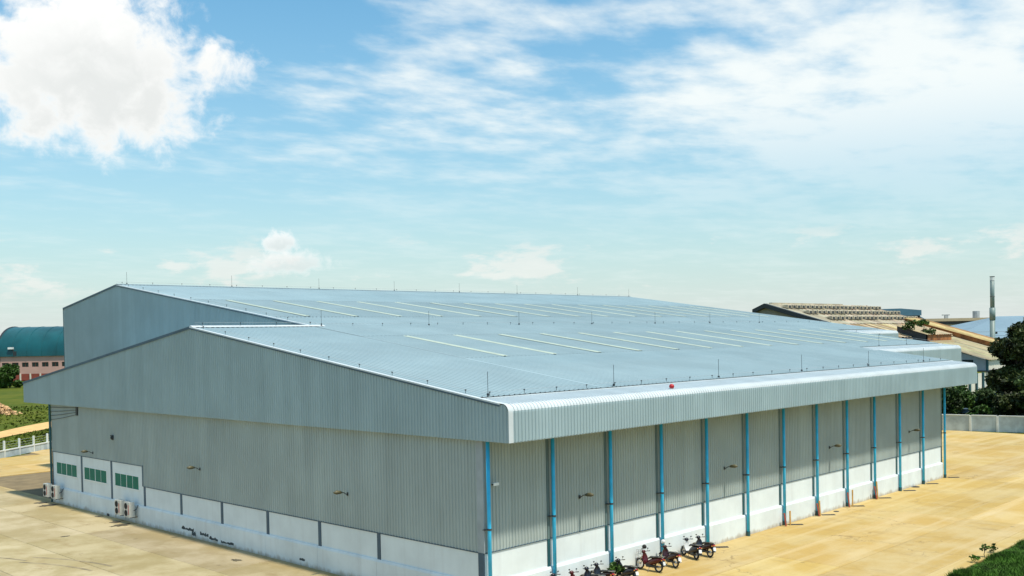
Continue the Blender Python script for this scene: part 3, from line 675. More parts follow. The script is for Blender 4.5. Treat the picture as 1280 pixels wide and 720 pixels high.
board(39.75, 39.65, 1.2, M['wood_r'], 'rust red board leaning left of the ninth blue downpipe'); board(40.3, 40.5, 1.3, M['wood_o'], 'ochre board leaning right of the ninth blue downpipe')
board(44.72, 44.5, 1.1, M['wood_r'], 'dark red board leaning by the tenth blue downpipe'); board(44.9, 44.92, 1.45, M['wood_o'], 'tall ochre board upright against the tenth blue downpipe')
# red ball on the eave
mb = MB().ell((14.2, -1.72, 10.90), .155, .155, .15, 14, 10); bl = mb.build('ball', M['red'], smooth=True); tag(bl, 'small red ball lying on the white edge of the eave', 'ball')

# ---------------------------------------------------------------- motorbikes
def wheel(t, x, r, w, rimm):
    wl = MB().torus((x, 0, r), (0, 1, 0), r-w, w, 26, 8).build('tyre', M['black'], t, True)
    g = MB().torus((x, 0, r), (0, 1, 0), r-w*1.95, .016, 22, 5).tube([(x, -.05, r), (x, .05, r)], .05, 10)
    for k in range(9):
        a = k*math.pi*2/9; g.bar((x, 0, r), (x+(r-w*1.9)*math.cos(a), 0, r+(r-w*1.9)*math.sin(a)), .012, .012)
    g.build('rim', rimm, wl)
def motorbike(loc, ang, body, label, scooter=False, shield=None, basket=False, rack=True, lean=.08, rim=None):
    t = local('motorbike', label, 'motorbike', 'motorbikes parked along the wall'); shield = shield or body
    r = .285 if not scooter else .25; wb = 1.24; F = .62; Rr = -.62
    rimm = rim or M['chrome']
    wheel(t, F, r, .042 if not scooter else .052, rimm); wheel(t, Rr, r, .046 if not scooter else .058, rimm)
    MB().tube([(F, .075, r), (F-.16, .075, .72)], .022, 6).tube([(F, -.075, r), (F-.16, -.075, .72)], .022, 6).bar((F-.14, -.09, .68), (F-.14, .09, .68), .06, .04).build('fork', M['chrome'], t)
    g = MB()                                          # front mudguard follows the wheel
    for i in range(8):
        a = math.radians(25+i*19); q = r+.035
        g.v += [(F+q*math.cos(a), -.065, r+q*math.sin(a)), (F+(q+.012)*math.cos(a), 0, r+(q+.02)*math.sin(a)), (F+q*math.cos(a), .065, r+q*math.sin(a))]
    g.f = [(3*i+j, 3*i+j+1, 3*i+j+4, 3*i+j+3) for i in range(7) for j in range(2)]
    g.build('front_mudguard', body, t, True)
    # leg shield: curved plate in front of the rider's legs
    g = MB(); rowsS = [(.43, .86, .09), (.42, .76, .16), (.40, .64, .215), (.34, .48, .20), (.26, .34, .15)]
    for x, z, w in rowsS: g.v += [(x-.07, -w, z), (x-.01, -w*.55, z), (x+.015, 0, z), (x-.01, w*.55, z), (x-.07, w, z)]
    o = len(g.v)
    for x, z, w in rowsS: g.v += [(x-.10, -w, z), (x-.05, -w*.55, z), (x-.03, 0, z), (x-.05, w*.55, z), (x-.10, w, z)]
    for i in range(4):
        for j in range(4): g.f += [(5*i+j, 5*i+j+1, 5*i+j+6, 5*i+j+5), (o+5*i+j, o+5*i+j+5, o+5*i+j+6, o+5*i+j+1)]
        g.f += [(5*i, 5*i+5, o+5*i+5, o+5*i), (5*i+4, o+5*i+4, o+5*i+9, 5*i+9)]
    g.build('leg_shield', shield, t, True)
    # body: spine and tail as one lofted shell
    secs = ([(.36, .40, .09, .10), (.20, .38, .10, .10), (.02, .42, .11, .14), (-.20, .50, .165, .18), (-.45, .58, .17, .17), (-.72, .66, .13, .11), (-.92, .74, .06, .05)] if not scooter else
            [(.36, .30, .13, .07), (.20, .25, .18, .06), (.0, .26, .19, .08), (-.18, .42, .18, .20), (-.45, .52, .19, .20), (-.72, .60, .16, .15), (-.93, .68, .09, .07)])
    g = MB(); nn = 10
    for x, z, w, h in secs: g.v += [(x, w*math.cos(a), z+h*math.sin(a)) for a in [2*math.pi*k/nn for k in range(nn)]]
    g.f = [(i*nn+k, i*nn+(k+1) % nn, (i+1)*nn+(k+1) % nn, (i+1)*nn+k) for i in range(len(secs)-1) for k in range(nn)]+[tuple(range(nn))[::-1], tuple((len(secs)-1)*nn+k for k in range(nn))]
    g.build('body_shell', body, t, True)
    g = MB(); ss = [(.06, .64, .08, .04), (-.10, .72, .14, .06), (-.32, .735, .16, .065), (-.52, .775, .15, .065), (-.76, .80, .095, .045), (-.84, .81, .06, .03)]
    for x, z, w, h in ss: g.v += [(x, w*math.cos(a), z+h*math.sin(a)) for a in [2*math.pi*k/nn for k in range(nn)]]
    g.f = [(i*nn+k, i*nn+(k+1) % nn, (i+1)*nn+(k+1) % nn, (i+1)*nn+k) for i in range(len(ss)-1) for k in range(nn)]+[tuple(range(nn))[::-1], tuple((len(ss)-1)*nn+k for k in range(nn))]
    g.build('seat', M['seat'], t, True)
    if not scooter:
        MB().box(-.16, -.11, .20, .14, .11, .40).tube([(.13, -.06, .30), (.26, -.02, .33)], .07, 8).build('engine', M['dark'], t)
        MB().tube([(-.10, .11, r), (Rr, .10, r)], .03, 6).tube([(-.10, -.11, .3), (Rr, -.10, r)], .028, 6).build('swing_arm', M['dark'], t)
    else: MB().box(-.55, .06, .20, -.22, .15, .38).build('engine', M['dark'], t)
    MB().tube([(.16, -.10, .24), (-.1, -.15, .17), (-.45, -.17, .22), (-.86, -.17, .34)], [.022, .03, .05, .045], 8).build('exhaust', M['dark'] if scooter else M['chrome'], t, True)
    g = MB()                                          # rear mudguard
    for i in range(6):
        a = math.radians(70+i*20); q = r+.05
        g.v += [(Rr+q*math.cos(a), -.07, r+q*math.sin(a)), (Rr+q*math.cos(a), .07, r+q*math.sin(a))]
    g.f = [(2*i, 2*i+1, 2*i+3, 2*i+2) for i in range(5)]; g.build('rear_mudguard', M['dark'], t)
    hb = MB().tube([(.28, -.30, .97), (.36, -.15, .95), (.41, 0, .93), (.36, .15, .95), (.28, .30, .97)], .016, 6).ell((.42, 0, .93), .10, .13, .10, 10, 6).build('handlebar', body if scooter else shield, t, True)
    for s_ in (-1, 1):
        MB().tube([(.33, .20*s_, .96), (.34, .22*s_, 1.07)], .007, 5).ell((.34, .23*s_, 1.10), .014, .058, .036, 10, 6).build('mirror', M['dark'], hb)
        MB().tube([(.31, .22*s_, .96), (.27, .33*s_, .97)], .022, 6).build('grip', M['black'], hb)
    MB().ell((.50, 0, .93 if not scooter else .95), .04, .085, .065, 10, 6).build('headlight', M['bwhite'], t)
    MB().ell((-.92, 0, .70), .035, .08, .035, 8, 6).build('tail_light', M['red'], t)
    for s_ in (-1, 1): MB().ell((-.90, .13*s_, .66), .03, .035, .03, 8, 6).build('indicator', M['lamp'], t)
    MB().prism([(-.955, -.09, .60), (-.955, .09, .60), (-1.01, .09, .43), (-1.01, -.09, .43)], (-.008, 0, 0)).build('number_plate', M['bwhite'], t)
    if rack: MB().tube([(-.6, .1, .80), (-.95, .1, .85), (-.95, -.1, .85), (-.6, -.1, .80)], .013, 5).build('rear_rack', M['chrome'], t)
    MB().tube([(-.1, .12, .22), (-.18, .30, .01)], .014, 5).build('side_stand', M['dark'], t)
    if basket:
        b = MB()
        for z, k in ((.78, .12), (.88, .14), (.98, .155)): b.tube([(.50, -k, z), (.50+2*k, -k, z), (.50+2*k, k, z), (.50, k, z), (.50, -k, z)], .008, 4)
        for px, py in ((.50, -.13), (.62, -.13), (.76, -.13), (.76, 0), (.76, .13), (.62, .13), (.50, .13)): b.bar((px, py, .78), (px+.01, py*1.18, .98), .008, .008)
        b.box(.5, -.12, .775, .74, .12, .79); b.build('basket', M['chrome'], t)
    t.location = loc; t.rotation_euler = (lean, 0, ang); t.scale = (1.14, 1.14, 1.14)
    return t
def hd(x, y): return math.atan2(y, x)
def bike_at(rear, head, *a, **k):
    h = Vector(head).normalized(); c = Vector((rear[0], rear[1], 0))+Vector((h.x, h.y, 0))*.70
    return motorbike((c.x, c.y, .005), hd(*head), *a, **k)
bike_at((12.45, -1.80), (.06, 1), M['crimson'], 'crimson underbone motorbike with a wire front basket and a black helmet', basket=True)
bike_at((14.05, -1.88), (.36, 1), M['maroon'], 'maroon motorbike half hidden by the fourth blue downpipe, white helmet on its bars', shield=M['maroon'])
bike_at((16.65, -1.62), (.42, 1), M['navy'], 'black scooter with a white leg shield, between the maroon motorbike and the end one', scooter=True, shield=M['bwhite'])
bike_at((17.75, -1.90), (.30, 1), M['maroon'], 'dark red motorbike parked last on the right of the row', shield=M['navy'])
bike_at((9.55, -2.05), (.16, 1), M['navy'], 'black motorbike with bright tail, parked beside the leafy plant', scooter=True)
bike_at((7.85, -1.75), (.22, 1), M['maroon'], 'dark motorbike with pale front, cut by the bottom edge left of the leafy plant', shield=M['navy'])
bike_at((6.75, -1.95), (.22, 1), M['navy'], 'black motorbike at the bottom edge, its two mirrors showing left of its dark neighbour')
bike_at((5.62, -1.95), (.12, 1), M['crimson'], 'red motorbike at the bottom edge showing only its red front top', shield=M['crimson'])
bike_at((4.55, -1.55), (.12, 1), M['navy'], 'black scooter at the bottom edge behind the second blue downpipe', scooter=True)
def helmet(loc, m, label, ang=0):
    t = local('helmet', label, 'helmet', 'helmets left on motorbikes')
    MB().ell((0, 0, 0), .15, .125, .14, 14, 8, -50).build('shell', m, t, True)
    MB().ell((.012, 0, -.005), .148, .115, .085, 12, 6, -40).build('visor', M['darkglass'], t, True)
    t.location = loc; t.rotation_euler = (0, .2, ang)
helmet((12.70, -.62, 1.33), M['black'], 'black helmet hung on the bars of the crimson motorbike', 1.5)
helmet((14.62, -.62, 1.33), M['bwhite'], 'white helmet on the bars of the maroon motorbike by the pipe', 1.2)

# ---------------------------------------------------------------- plants
def leafy(name, label, cat, base, h, r, n, size, m, seed, trunk=True, group=None, squash=1., lobes=9, lo=.36):
    g = np.random.default_rng(seed); t = thing(name, label, cat, base, group); b = np.array(base, float)
    tips = []; tm = MB(); th = h*.42
    if trunk:
        tm.tube([b+(0, 0, -.1), b+(.1*r*.3, .05, th*.5), b+(0, .1*r*.2, th)], [.045*h*.6, .034*h*.6, .026*h*.6], 8)
    for k in range(lobes):
        a = 2*math.pi*k/lobes*1.0+g.uniform(-.4, .4); el = g.uniform(.0, 1.)
        rr_ = r*g.uniform(.35, .78)*math.sqrt(1-.55*el); p = b+np.array([rr_*math.cos(a), rr_*math.sin(a), h*(lo+(.86-lo)*el)]) ; tips.append((p, r*g.uniform(.32, .52)))
        if trunk: tm.tube([b+(0, 0, th*g.uniform(.6, 1.)), (b+(0, 0, th)+p)/2+(0, 0, .05*h), p], [.016*h, .010*h, .004*h], 5)
    tips.append((b+np.array([0, 0, h*.80]), r*.42))
    if trunk: tm.build('trunk', M['bark'], t)
    P = []
    tot = sum(q**2 for _, q in tips)
    for p, q in tips:
        k = int(n*q*q/tot); v = g.normal(size=(k, 3)); v /= np.linalg.norm(v, axis=1)[:,None]
        rad = q*g.uniform(.25, 1., k)**.5*(1+.25*np.sin(v[:,0]*5+seed)*np.sin(v[:,1]*4))
        P.append(p+v*rad[:,None]*np.array([1, 1, .72*squash]))
    P = np.concatenate(P); P = P[P[:,2] > b[2]+.05]
    V, F = leafcloud(g, P, size, .8)
    link('crown', nparr_mesh('crown', V-b, F, m), t)
    return t
tn = 'trees beyond the boundary wall'
leafy('leafy_tree', 'tall dark tree at the right edge behind the grey boundary wall', 'tree', (121.5, 11.9, -.2), 16.8, 4.7, 16000, .50, M['leaf2'], 11, group=tn, lobes=13, lo=.25)
leafy('leafy_tree', 'shorter dark tree at the right edge, half below the tall one', 'tree', (112, 6.0, -.2), 8.2, 3.7, 10000, .44, M['leaf1'], 12, group=tn, lobes=12, lo=.15)
leafy('leafy_tree', 'dark green tree behind the wall, next to the far end of the warehouse', 'tree', (118, 22.8, -.2), 5.6, 4.0, 10000, .44, M['leaf1'], 13, group=tn, lobes=12, lo=.14)
leafy('leafy_tree', 'bushy dark tree under the factory awning, behind the car', 'tree', (130, 25.5, -.2), 4.8, 4.2, 10000, .44, M['leaf3'], 14, group=tn, lobes=12, lo=.14)
leafy('leafy_tree', 'round dark tree behind the middle of the boundary wall', 'tree', (127, 16.6, -.2), 4.1, 4.2, 10000, .44, M['leaf1'], 15, group=tn, lobes=12, lo=.14)
leafy('leafy_tree', 'low dark tree behind the wall between the round tree and the right edge', 'tree', (117.5, 11.9, -.2), 4.9, 3.6, 9000, .42, M['leaf2'], 16, group=tn, lobes=12, lo=.14)
leafy('leafy_tree', 'middling dark tree far behind the wall beneath the factory columns', 'tree', (138, 21.5, -.2), 4.0, 4.6, 10000, .46, M['leaf1'], 21, group=tn, lobes=12, lo=.14)
leafy('shrub', 'low green shrub over the wall right of the parked car', 'shrub', (112, 14.6, -.2), 3.2, 2.2, 3500, .34, M['leaf3'], 17, lo=.14)
leafy('shrub', 'low olive shrub over the wall left of the parked car', 'shrub', (125, 24.6, -.2), 3.9, 2.8, 3500, .36, M['leaf1'], 18, lo=.14)
leafy('leafy_tree', 'round dark tree on the rough field at the left edge before the barrel hall', 'tree', (90.0, 326.3, -.2), 8.4, 4.6, 9000, .75, M['leaf3'], 19, lobes=12, lo=.12)
leafy('leafy_plant', 'bright green leafy plant growing by the third blue downpipe among motorbikes', 'plant', (9.75, -.75, 0), 1.02, .62, 420, .19, M['leaf3'], 20, trunk=True, lobes=7)
for k, (x, y, hh, l) in enumerate(((28.3, -14.75, .95, 'taller spindly weed at the edge of the verge by the concrete'), (29.9, -14.75, .6, 'small yellowish weed on the concrete edge right of the taller weed'), (26.6, -14.8, .4, 'tiny weed on the concrete edge left of the taller weed'))):
    leafy('weed', l, 'weed', (x, y, -.02), hh, .34 if k == 0 else .42, 70, .14, M['blade'], 30+k, trunk=True, lobes=4, group='weeds at the verge edge')

# ---------------------------------------------------------------- boundary wall on the right
A = Vector((104.2, 18.6, 0)); dv = Vector((.2, -.98, 0)).normalized(); nv = Vector((dv.y, -dv.x, 0)); bwz = 2.12
t = thing('boundary_wall', 'low grey precast concrete boundary wall with posts at the far end of the yard', 'wall', (104.2, 18.6, 0))
start = -1.5; sp = 3.34
for k in range(-5, 13):
    p = A+dv*(k*sp+start+sp); q = p+dv*sp
    MB().bar((p.x, p.y, bwz/2), (q.x, q.y, bwz/2), .10, bwz-.01).build('wall_panel', M['mould'], t)
    MB().obox((p.x, p.y, bwz/2), dv*.14, nv*.16, Vector((0, 0, bwz/2+.02))).build('post', M['copestone'], t)
    MB().bar((p.x+dv.x*.14, p.y+dv.y*.14, bwz+.05), (q.x-dv.x*.14, q.y-dv.y*.14, bwz+.05), .26, .10).build('coping', M['copestone'], t)
# ---------------------------------------------------------------- car behind the wall
def car(loc, ang, label):
    t = local('parked_car', label, 'car')
    side = [(-2.2, .35), (-2.25, .75), (-2.0, .98), (-1.2, 1.02), (-.75, 1.52), (.35, 1.56), (1.1, 1.06), (2.0, .92), (2.25, .65), (2.2, .35)]
    MB().prism([(x, -.82, z) for x, z in side[:3]+[(1.1, 1.04)]+side[7:]], (0, 1.64, 0)).build('body', M['carpaint'], t)
    cb = MB(); rr_ = [(-1.35, 1.0, .78), (-.80, 1.50, .62), (-.5, 1.60, .58), (.25, 1.62, .58), (.45, 1.52, .62), (1.15, 1.02, .78)]
    for x, z, w in rr_: cb.v += [(x, -w, z), (x, w, z)]
    cb.f = [(2*i, 2*i+1, 2*i+3, 2*i+2) for i in range(5)]+[tuple(2*i for i in range(6)), tuple(2*i+1 for i in range(6))[::-1]]
    cb.build('cabin', M['darkglass'], t)
    MB().box(-.72, -.56, 1.60, .3, .56, 1.66).build('roof', M['bwhite'], t)  # white panel paints a highlight onto the dark car's roof
    for x in (-1.35, 1.35):
        for y in (-.80, .80):
            w = MB().torus((x, y, .32), (0, 1, 0), .23, .09, 18, 6).build('wheel', M['black'], t); MB().tube([(x, y-.06, .32), (x, y+.06, .32)], .18, 12).build('hub', M['chrome'], w)
    for y in (-.6, .6): MB().box(2.2, y-.16, .62, 2.27, y+.16, .76).build('headlight', M['bwhite'], t); MB().box(-2.27, y-.14, .7, -2.2, y+.14, .84).build('tail_light', M['red'], t)
    t.location = loc; t.rotation_euler.z = ang
car((121.3, 20.4, .12), 1.9, 'dark car with a highlight painted on its roof, parked behind the boundary wall')
# ---------------------------------------------------------------- fence on the left
A = Vector((9.4, 97.13, 0)); dv = Vector((8.35, 6.54, 0)).normalized(); nv = Vector((dv.y, -dv.x, 0)); sp = 3.2
t = thing('concrete_fence', 'pale concrete post fence with a low wall along the sandy track', 'fence', (9.4, 97.13, 0))
for k in range(-11, 9):
    p = A+dv*(k*sp+.95); q = p+dv*sp
    MB().obox((p.x, p.y, 1.02), dv*.10, nv*.10, Vector((0, 0, 1.08))).build('post', M['copestone'], t)
    MB().bar((p.x+dv.x*.1, p.y+dv.y*.1, .40), (q.x-dv.x*.1, q.y-dv.y*.1, .40), .10, .84).build('low_panel', M['mould'], t)
    MB().bar((p.x+dv.x*.1, p.y+dv.y*.1, .89), (q.x-dv.x*.1, q.y-dv.y*.1, .89), .22, .13).build('rail', M['copestone'], t)
    g = MB()
    for z in (1.25, 1.55, 1.9): g.tube([(p.x, p.y, z), (q.x, q.y, z)], .012, 4)
    g.build('wire', M['greypanel'], t)
# ---------------------------------------------------------------- rubble heap on the field
t = thing('rubble_heap', 'heap of broken orange and pale rubble on the field by the track', 'rubble', (39.0, 182.4, 0)); mb = MB(); r2 = random.Random(3)
for k in range(420):
    a = r2.uniform(0, 6.283); q = abs(r2.gauss(0, 1.25)); x = 38.2+q*math.cos(a)*1.2; y = 183.0+q*math.sin(a)*1.2; z = 2.3*math.exp(-(q/2.2)**2)*r2.uniform(.2, 1.)-.1; s_ = r2.uniform(.12, .42)
    ax = Vector((r2.gauss(0, 1), r2.gauss(0, 1), r2.gauss(0, 1))).normalized(); b_ = ax.orthogonal().normalized(); mb.obox((x, y, z), ax*s_, b_*s_*.6, ax.cross(b_)*s_*.4)
o = mb.build('rubble_pieces', M['rubble'], t); o['kind'] = 'stuff'

# ---------------------------------------------------------------- barrel-roofed hall on the left
O = Vector((110.9, 396.3, 0)); r3 = Vector((.6974, -.7164, 0)).normalized(); f3 = Vector((.7164, .6974, 0)).normalized()
def L3p(a, b, z): return O+r3*a+f3*b+Vector((0, 0, z))
hall = thing('barrel_hall', 'hall with a teal barrel roof and a pink facade with dark windows, far left', 'building', tuple(O))
HL = 78.; ze = 9.9; hw = 15.
mb = MB(); n = 22
for i in range(n+1):
    a = math.pi*i/n; y = hw-(hw+.6)*math.cos(a); z = ze-.1+12.2*math.sin(a)**.9
    mb.v += [L3p(-1, y, z), L3p(HL, y, z)]
mb.f = [(2*i, 2*i+1, 2*i+3, 2*i+2) for i in range(n)]; mb.build('barrel_roof', M['teal_roof'], hall, True)
rim = MB().tube([L3p(-1.2, hw-(hw+.6)*math.cos(math.pi*i/n), ze-.1+12.2*math.sin(math.pi*i/n)**.9) for i in range(n+1)], .38, 6).build('roof_rim', M['dark'], hall)
for k in range(13):
    x = 5.+6*k; MB().tube([L3p(x, hw-(hw+.66)*math.cos(math.pi*i/n), ze-.07+12.2*math.sin(math.pi*i/n)**.9) for i in range(n+1)], .09, 4).build('roof_seam', M['teal_roof'], hall)
mb = MB().prism([L3p(-.6, hw-hw*math.cos(math.pi*i/n), ze-.2+12*math.sin(math.pi*i/n)**.9) for i in range(n+1)], tuple(r3*.4)); mb.build('gable_end', M['pink'], hall)
mb = MB()
mb.obox(L3p(HL/2, .2, 8.55), r3*(HL/2), f3*.2, Vector((0, 0, 1.25))).obox(L3p(HL/2, .2, 4.1), r3*(HL/2), f3*.2, Vector((0, 0, 1.4)))
mb.obox(L3p(HL/2, 2*hw, ze/2), r3*(HL/2), f3*.2, Vector((0, 0, ze/2))).obox(L3p(-.4, hw, ze/2), r3*.2, f3*hw, Vector((0, 0, ze/2))).obox(L3p(HL, hw, ze/2), r3*.2, f3*hw, Vector((0, 0, ze/2)))
for k in range(20): mb.obox(L3p(4.06*k-.1, .2, 6.4), r3*.68, f3*.2, Vector((0, 0, .9)))
mb.build('wall', M['pink'], hall)
for k in range(19):
    c = 1.93+4.06*k
    w = MB().prism([L3p(c+a, .18, 6.4+b) for a, b in ((-1.05, -.9), (1.05, -.9), (1.36, -.55), (1.36, .55), (1.05, .9), (-1.05, .9), (-1.36, .55), (-1.36, -.55))], tuple(f3*.15)).build('window', M['darkglass'], hall)
    MB().obox(L3p(c, .16, 6.4), r3*.05, f3*.02, Vector((0, 0, .88))).build('mullion', M['brick'], w)
    MB().obox(L3p(c, .12, 1.35), r3*1.75, f3*.1, Vector((0, 0, 1.35))).build('lower_panel', M['brick'], hall)
    MB().obox(L3p(c-2.03, .0, 1.36), r3*.26, f3*.3, Vector((0, 0, 1.36))).build('pillar', M['pale'], hall)
t = thing('floodlight', 'small pale floodlight on a short mast at the hall eave', 'floodlight', tuple(L3p(5.6, -.3, 9.8)))
MB().tube([L3p(5.6, -.3, 9.7), L3p(5.6, -.5, 12.6)], .16, 6).build('mast', M['dark'], t); MB().obox(L3p(4.7, -.7, 13.2), r3*1.0, f3*.5, Vector((0, 0, .42))).build('lamp_head', M['bwhite'], t); MB().obox(L3p(6.2, -.3, 11.0), r3*.7, f3*.3, Vector((0, 0, .9))).build('control_box', M['dark'], t)

# ---------------------------------------------------------------- old factory on the right
fac = thing('factory', 'old factory with a beige sheet roof, three rows of roof vents and rusty lower roofs', 'factory', (145, 30, 0))
FK = .3; fzp = lambda y: 8.41+FK*(y-29.88); X0, X1, YRG = 144.9, 190., 67.2; ZRG = fzp(YRG)
def sheets(x0, x1, ya, yb_, dz, wdt, tones, m='beige', name='roof_sheet', seed=1):
    r_ = random.Random(seed); x = x0
    while x < x1-.01:
        e = min(x+wdt, x1); c = r_.choice(tones); c = tuple(v*r_.uniform(.9, 1.08) for v in c); h_ = dz+r_.uniform(0, .05)
        mb = MB(); za, zb = fzp(ya)+h_, fzp(yb_)+h_
        mb.add([(x, ya, za), (x+.12, ya, za+.12), (e-.12, ya, za), (e, ya, za+.02), (x, yb_, zb), (x+.12, yb_, zb+.12), (e-.12, yb_, zb), (e, yb_, zb+.02)], [(0, 1, 5, 4), (1, 2, 6, 5), (2, 3, 7, 6)])
        mb.build(name, M[m], fac, color=c); x = e
base_t = [(.95, .98, 1.02), (1.05, 1.05, 1.08), (.85, .86, .86), (.75, .74, .72)]; rust_t = [(.9, .88, .82), (1.0, .88, .68), (.62, .45, .30), (1.2, 1.15, .98), (.8, .6, .42)]
sheets(X0, X1, 52.5, YRG, 0, 1.5, base_t, seed=2); sheets(X0, X1, 43.5, 52.6, -.10, 1.5, rust_t, seed=3)
MB().add([(X0, YRG, ZRG), (X1, YRG, ZRG), (X1, YRG+2.6, ZRG-1.0), (X0, YRG+2.6, ZRG-1.0)], [(0, 1, 2, 3)]).build('far_roof', M['beige'], fac)
MB().add([(X0-1, YRG+2.6, ZRG-2.2), (X1, YRG+2.6, ZRG-2.2), (X1, YRG+20, ZRG-8), (X0-1, YRG+20, ZRG-8)], [(0, 1, 2, 3)]).build('far_roof', M['beige'], fac)
MB().prism([(X0, 43.5, 0), (X0, YRG+20, 0), (X0, YRG+20, ZRG-8.2), (X0, YRG+2.6, ZRG-1.3), (X0, YRG, ZRG-.2), (X0, 43.5, fzp(43.5)-.25)], (.3, 0, 0)).build('gable_wall', M['factory_wall'], fac)
MB().prism([(X1-.3, 43.5, 0), (X1-.3, YRG+20, 0), (X1-.3, YRG+20, ZRG-8.2), (X1-.3, YRG, ZRG-.3), (X1-.3, 43.5, fzp(43.5)-.25)], (.3, 0, 0)).build('gable_wall', M['factory_wall'], fac)
MB().box(X0, 43.3, 0, X1, 43.5, fzp(43.5)-.3).build('side_wall', M['factory_wall'], fac); MB().box(X0, YRG+19.8, 0, X1, YRG+20, ZRG-8.2).build('side_wall', M['factory_wall'], fac)
for ya, yb_, m in ((43.5, YRG, 'dark'),):
    MB().prism([(X0-.9, ya, fzp(ya)-.75), (X0-.9, yb_, fzp(yb_)-.75), (X0-.9, yb_, fzp(yb_)+.1), (X0-.9, ya, fzp(ya)+.1)], (1.0, 0, 0)).build('verge_trim', M[m], fac)
MB().prism([(X0-.9, YRG, ZRG-.75), (X0-.9, YRG+2.7, ZRG-1.8), (X0-.9, YRG+2.7, ZRG-1.0), (X0-.9, YRG, ZRG+.1)], (1.0, 0, 0)).build('verge_trim', M['dark'], fac)
MB().prism([(X1-.1, 43.5, fzp(43.5)-.4), (X1-.1, YRG, ZRG-.4), (X1-.1, YRG, ZRG+.1), (X1-.1, 43.5, fzp(43.5)+.1)], (.4, 0, 0)).build('verge_trim', M['rust'], fac)
MB().bar((X0+2, YRG+.2, ZRG+.15), (X1-12, YRG+.2, ZRG+.15), .7, .3).build('ridge_cap', M['beige'], fac)
# roof vents
vm_ = MB(); vm_.prism([(-.75, -.95, -.05), (-.75, .6, .43), (-.75, -.75, .62), (-.75, -.95, .55)], (1.5, 0, 0)); vent_me = vm_.mesh('roof_vent', M['beige'])
vo_ = MB().prism([(-.55, -.97, .0), (.55, -.97, .0), (.40, -.97, .46), (-.40, -.97, .46)], (0, .015, 0)); open_me = vo_.mesh('vent_opening', M['dark'])
for yv in (64.0, 60.0, 55.7):
    xv = X0+1.9+(64-yv)*.25
    while xv < X1-.8:
        v = link('roof_vent', vent_me, fac, (xv, yv, fzp(yv)+.08)); q = bpy.data.objects.new('vent_opening', open_me); COL.objects.link(q); q.parent = v; xv += 1.88
# lower annex
AX0, AX1, AY = 160., 180.2, 29.9
sheets(AX0-.5, AX1, AY-.5, 43.6, -.35, 1.25, [(.8, .8, .76), (.9, .86, .74), (.6, .55, .47), (1.0, .96, .82)], seed=5)
MB().prism([(AX0, AY, 6.0), (AX0, 43.3, 6.0), (AX0, 43.3, fzp(43.3)-.5), (AX0, AY, fzp(AY)-.5)], (.25, 0, 0)).build('side_wall', M['greypanel'], fac)  # shade on this left face is put into its grey
for y0 in (32.5, 35.2): MB().box(AX0-.05, y0, 6.7, AX0+.02, y0+2.0, 8.0+.3*(y0-32.5)/2).build('window', M['darkglass'], fac)
MB().box(AX0-.12, AY-.1, 5.9, AX0+.2, AY+.3, 8.1).build('corner_post', M['teal'], fac)
MB().box(AX0+.2, AY, 6.1, AX1+8, AY+.25, 8.05).build('upper_wall', M['pale'], fac)  # sun on this front face is put into its pale colour
MB().box(AX0-.4, AY-.8, 5.75, AX1+8, AY+6, 6.0).build('floor_slab', M['dark'], fac)
for k in range(-3, 8):
    x = AX0-2.2+3.35*k; MB().box(x, AY+.0, 0, x+.5, AY+.4, 5.75).build('column', M['teal'], fac)
    MB().box(x+.6, AY+.3, 2.3, x+3.25, AY+.5, 5.6).build('wall_panel', M['pale'], fac); MB().box(x+.6, AY+.35, 0, x+3.25, AY+.5, 2.2).build('lower_panel', M['factory_wall'], fac)
MB().prism([(AX0-4.5, AY-4.2, 1.85), (AX0+12, AY-4.2, 2.35), (AX0+12, AY+.1, 3.2), (AX0-4.5, AY+.1, 2.7)], (0, 0, .12)).build('awning', M['greypanel'], fac)
MB().box(AX0-4.4, AY-4.1, 0, AX0-4.2, AY-3.9, 1.9).build('awning_post', M['dark'], fac)
# raised rusty bay along the right end of the annex
def raised(x0, x1, ya, yb_, dz, mside, tones, seed):
    MB().prism([(x0, ya, fzp(ya)-.5), (x0, yb_, fzp(yb_)-.5), (x0, yb_, fzp(yb_)+dz), (x0, ya, fzp(ya)+dz)], (.2, 0, 0)).build('bay_side', M[mside], fac)
    MB().prism([(x0, ya, fzp(ya)-.6), (x1, ya, fzp(ya)-.6), (x1, ya, fzp(ya)+dz), (x0, ya, fzp(ya)+dz)], (0, .2, 0)).build('bay_front', M['rust'], fac)
    sheets(x0-.3, x1, ya-.3, yb_, dz, 1.1, tones, seed=seed, name='bay_roof_sheet')
raised(180.3, 188., 35.5, 54., .75, 'rust', [(1.0, .82, .5), (1.25, 1.08, .68), (.75, .5, .28)], 8)
raised(158.8, 171., 40.6, 46.5, 1.25, 'dark', [(1.15, 1.08, .9), (.95, .9, .75)], 9)  # near-black left side carries the bay's shade in its colour
MB().box(158.5, 40., 10, 171., 40.4, fzp(40)+.2).build('bay_front', M['tan'], fac)
tp = [(158.4, 43.8, fzp(43.8)+1.1, 1.9, 1.5, 'tall leafy plant on the factory roof over the dark gap'), (161.0, 41.2, fzp(41.2)+.2, 1.9, 1.6, 'dark creeper hanging over the edge of the factory roof'), (168.5, 45.2, fzp(45.2)+1.2, 1.7, 1.5, 'thin plant on the factory roof, right of the others')]
for k, (x, y, z, hh, rr_, l) in enumerate(tp): leafy('roof_plant', l, 'plant', (x, y, z), hh, rr_, 320, .36, M['leaf3'] if k != 1 else M['leaf1'], 60+k, group='plants on the factory roof', lobes=6)
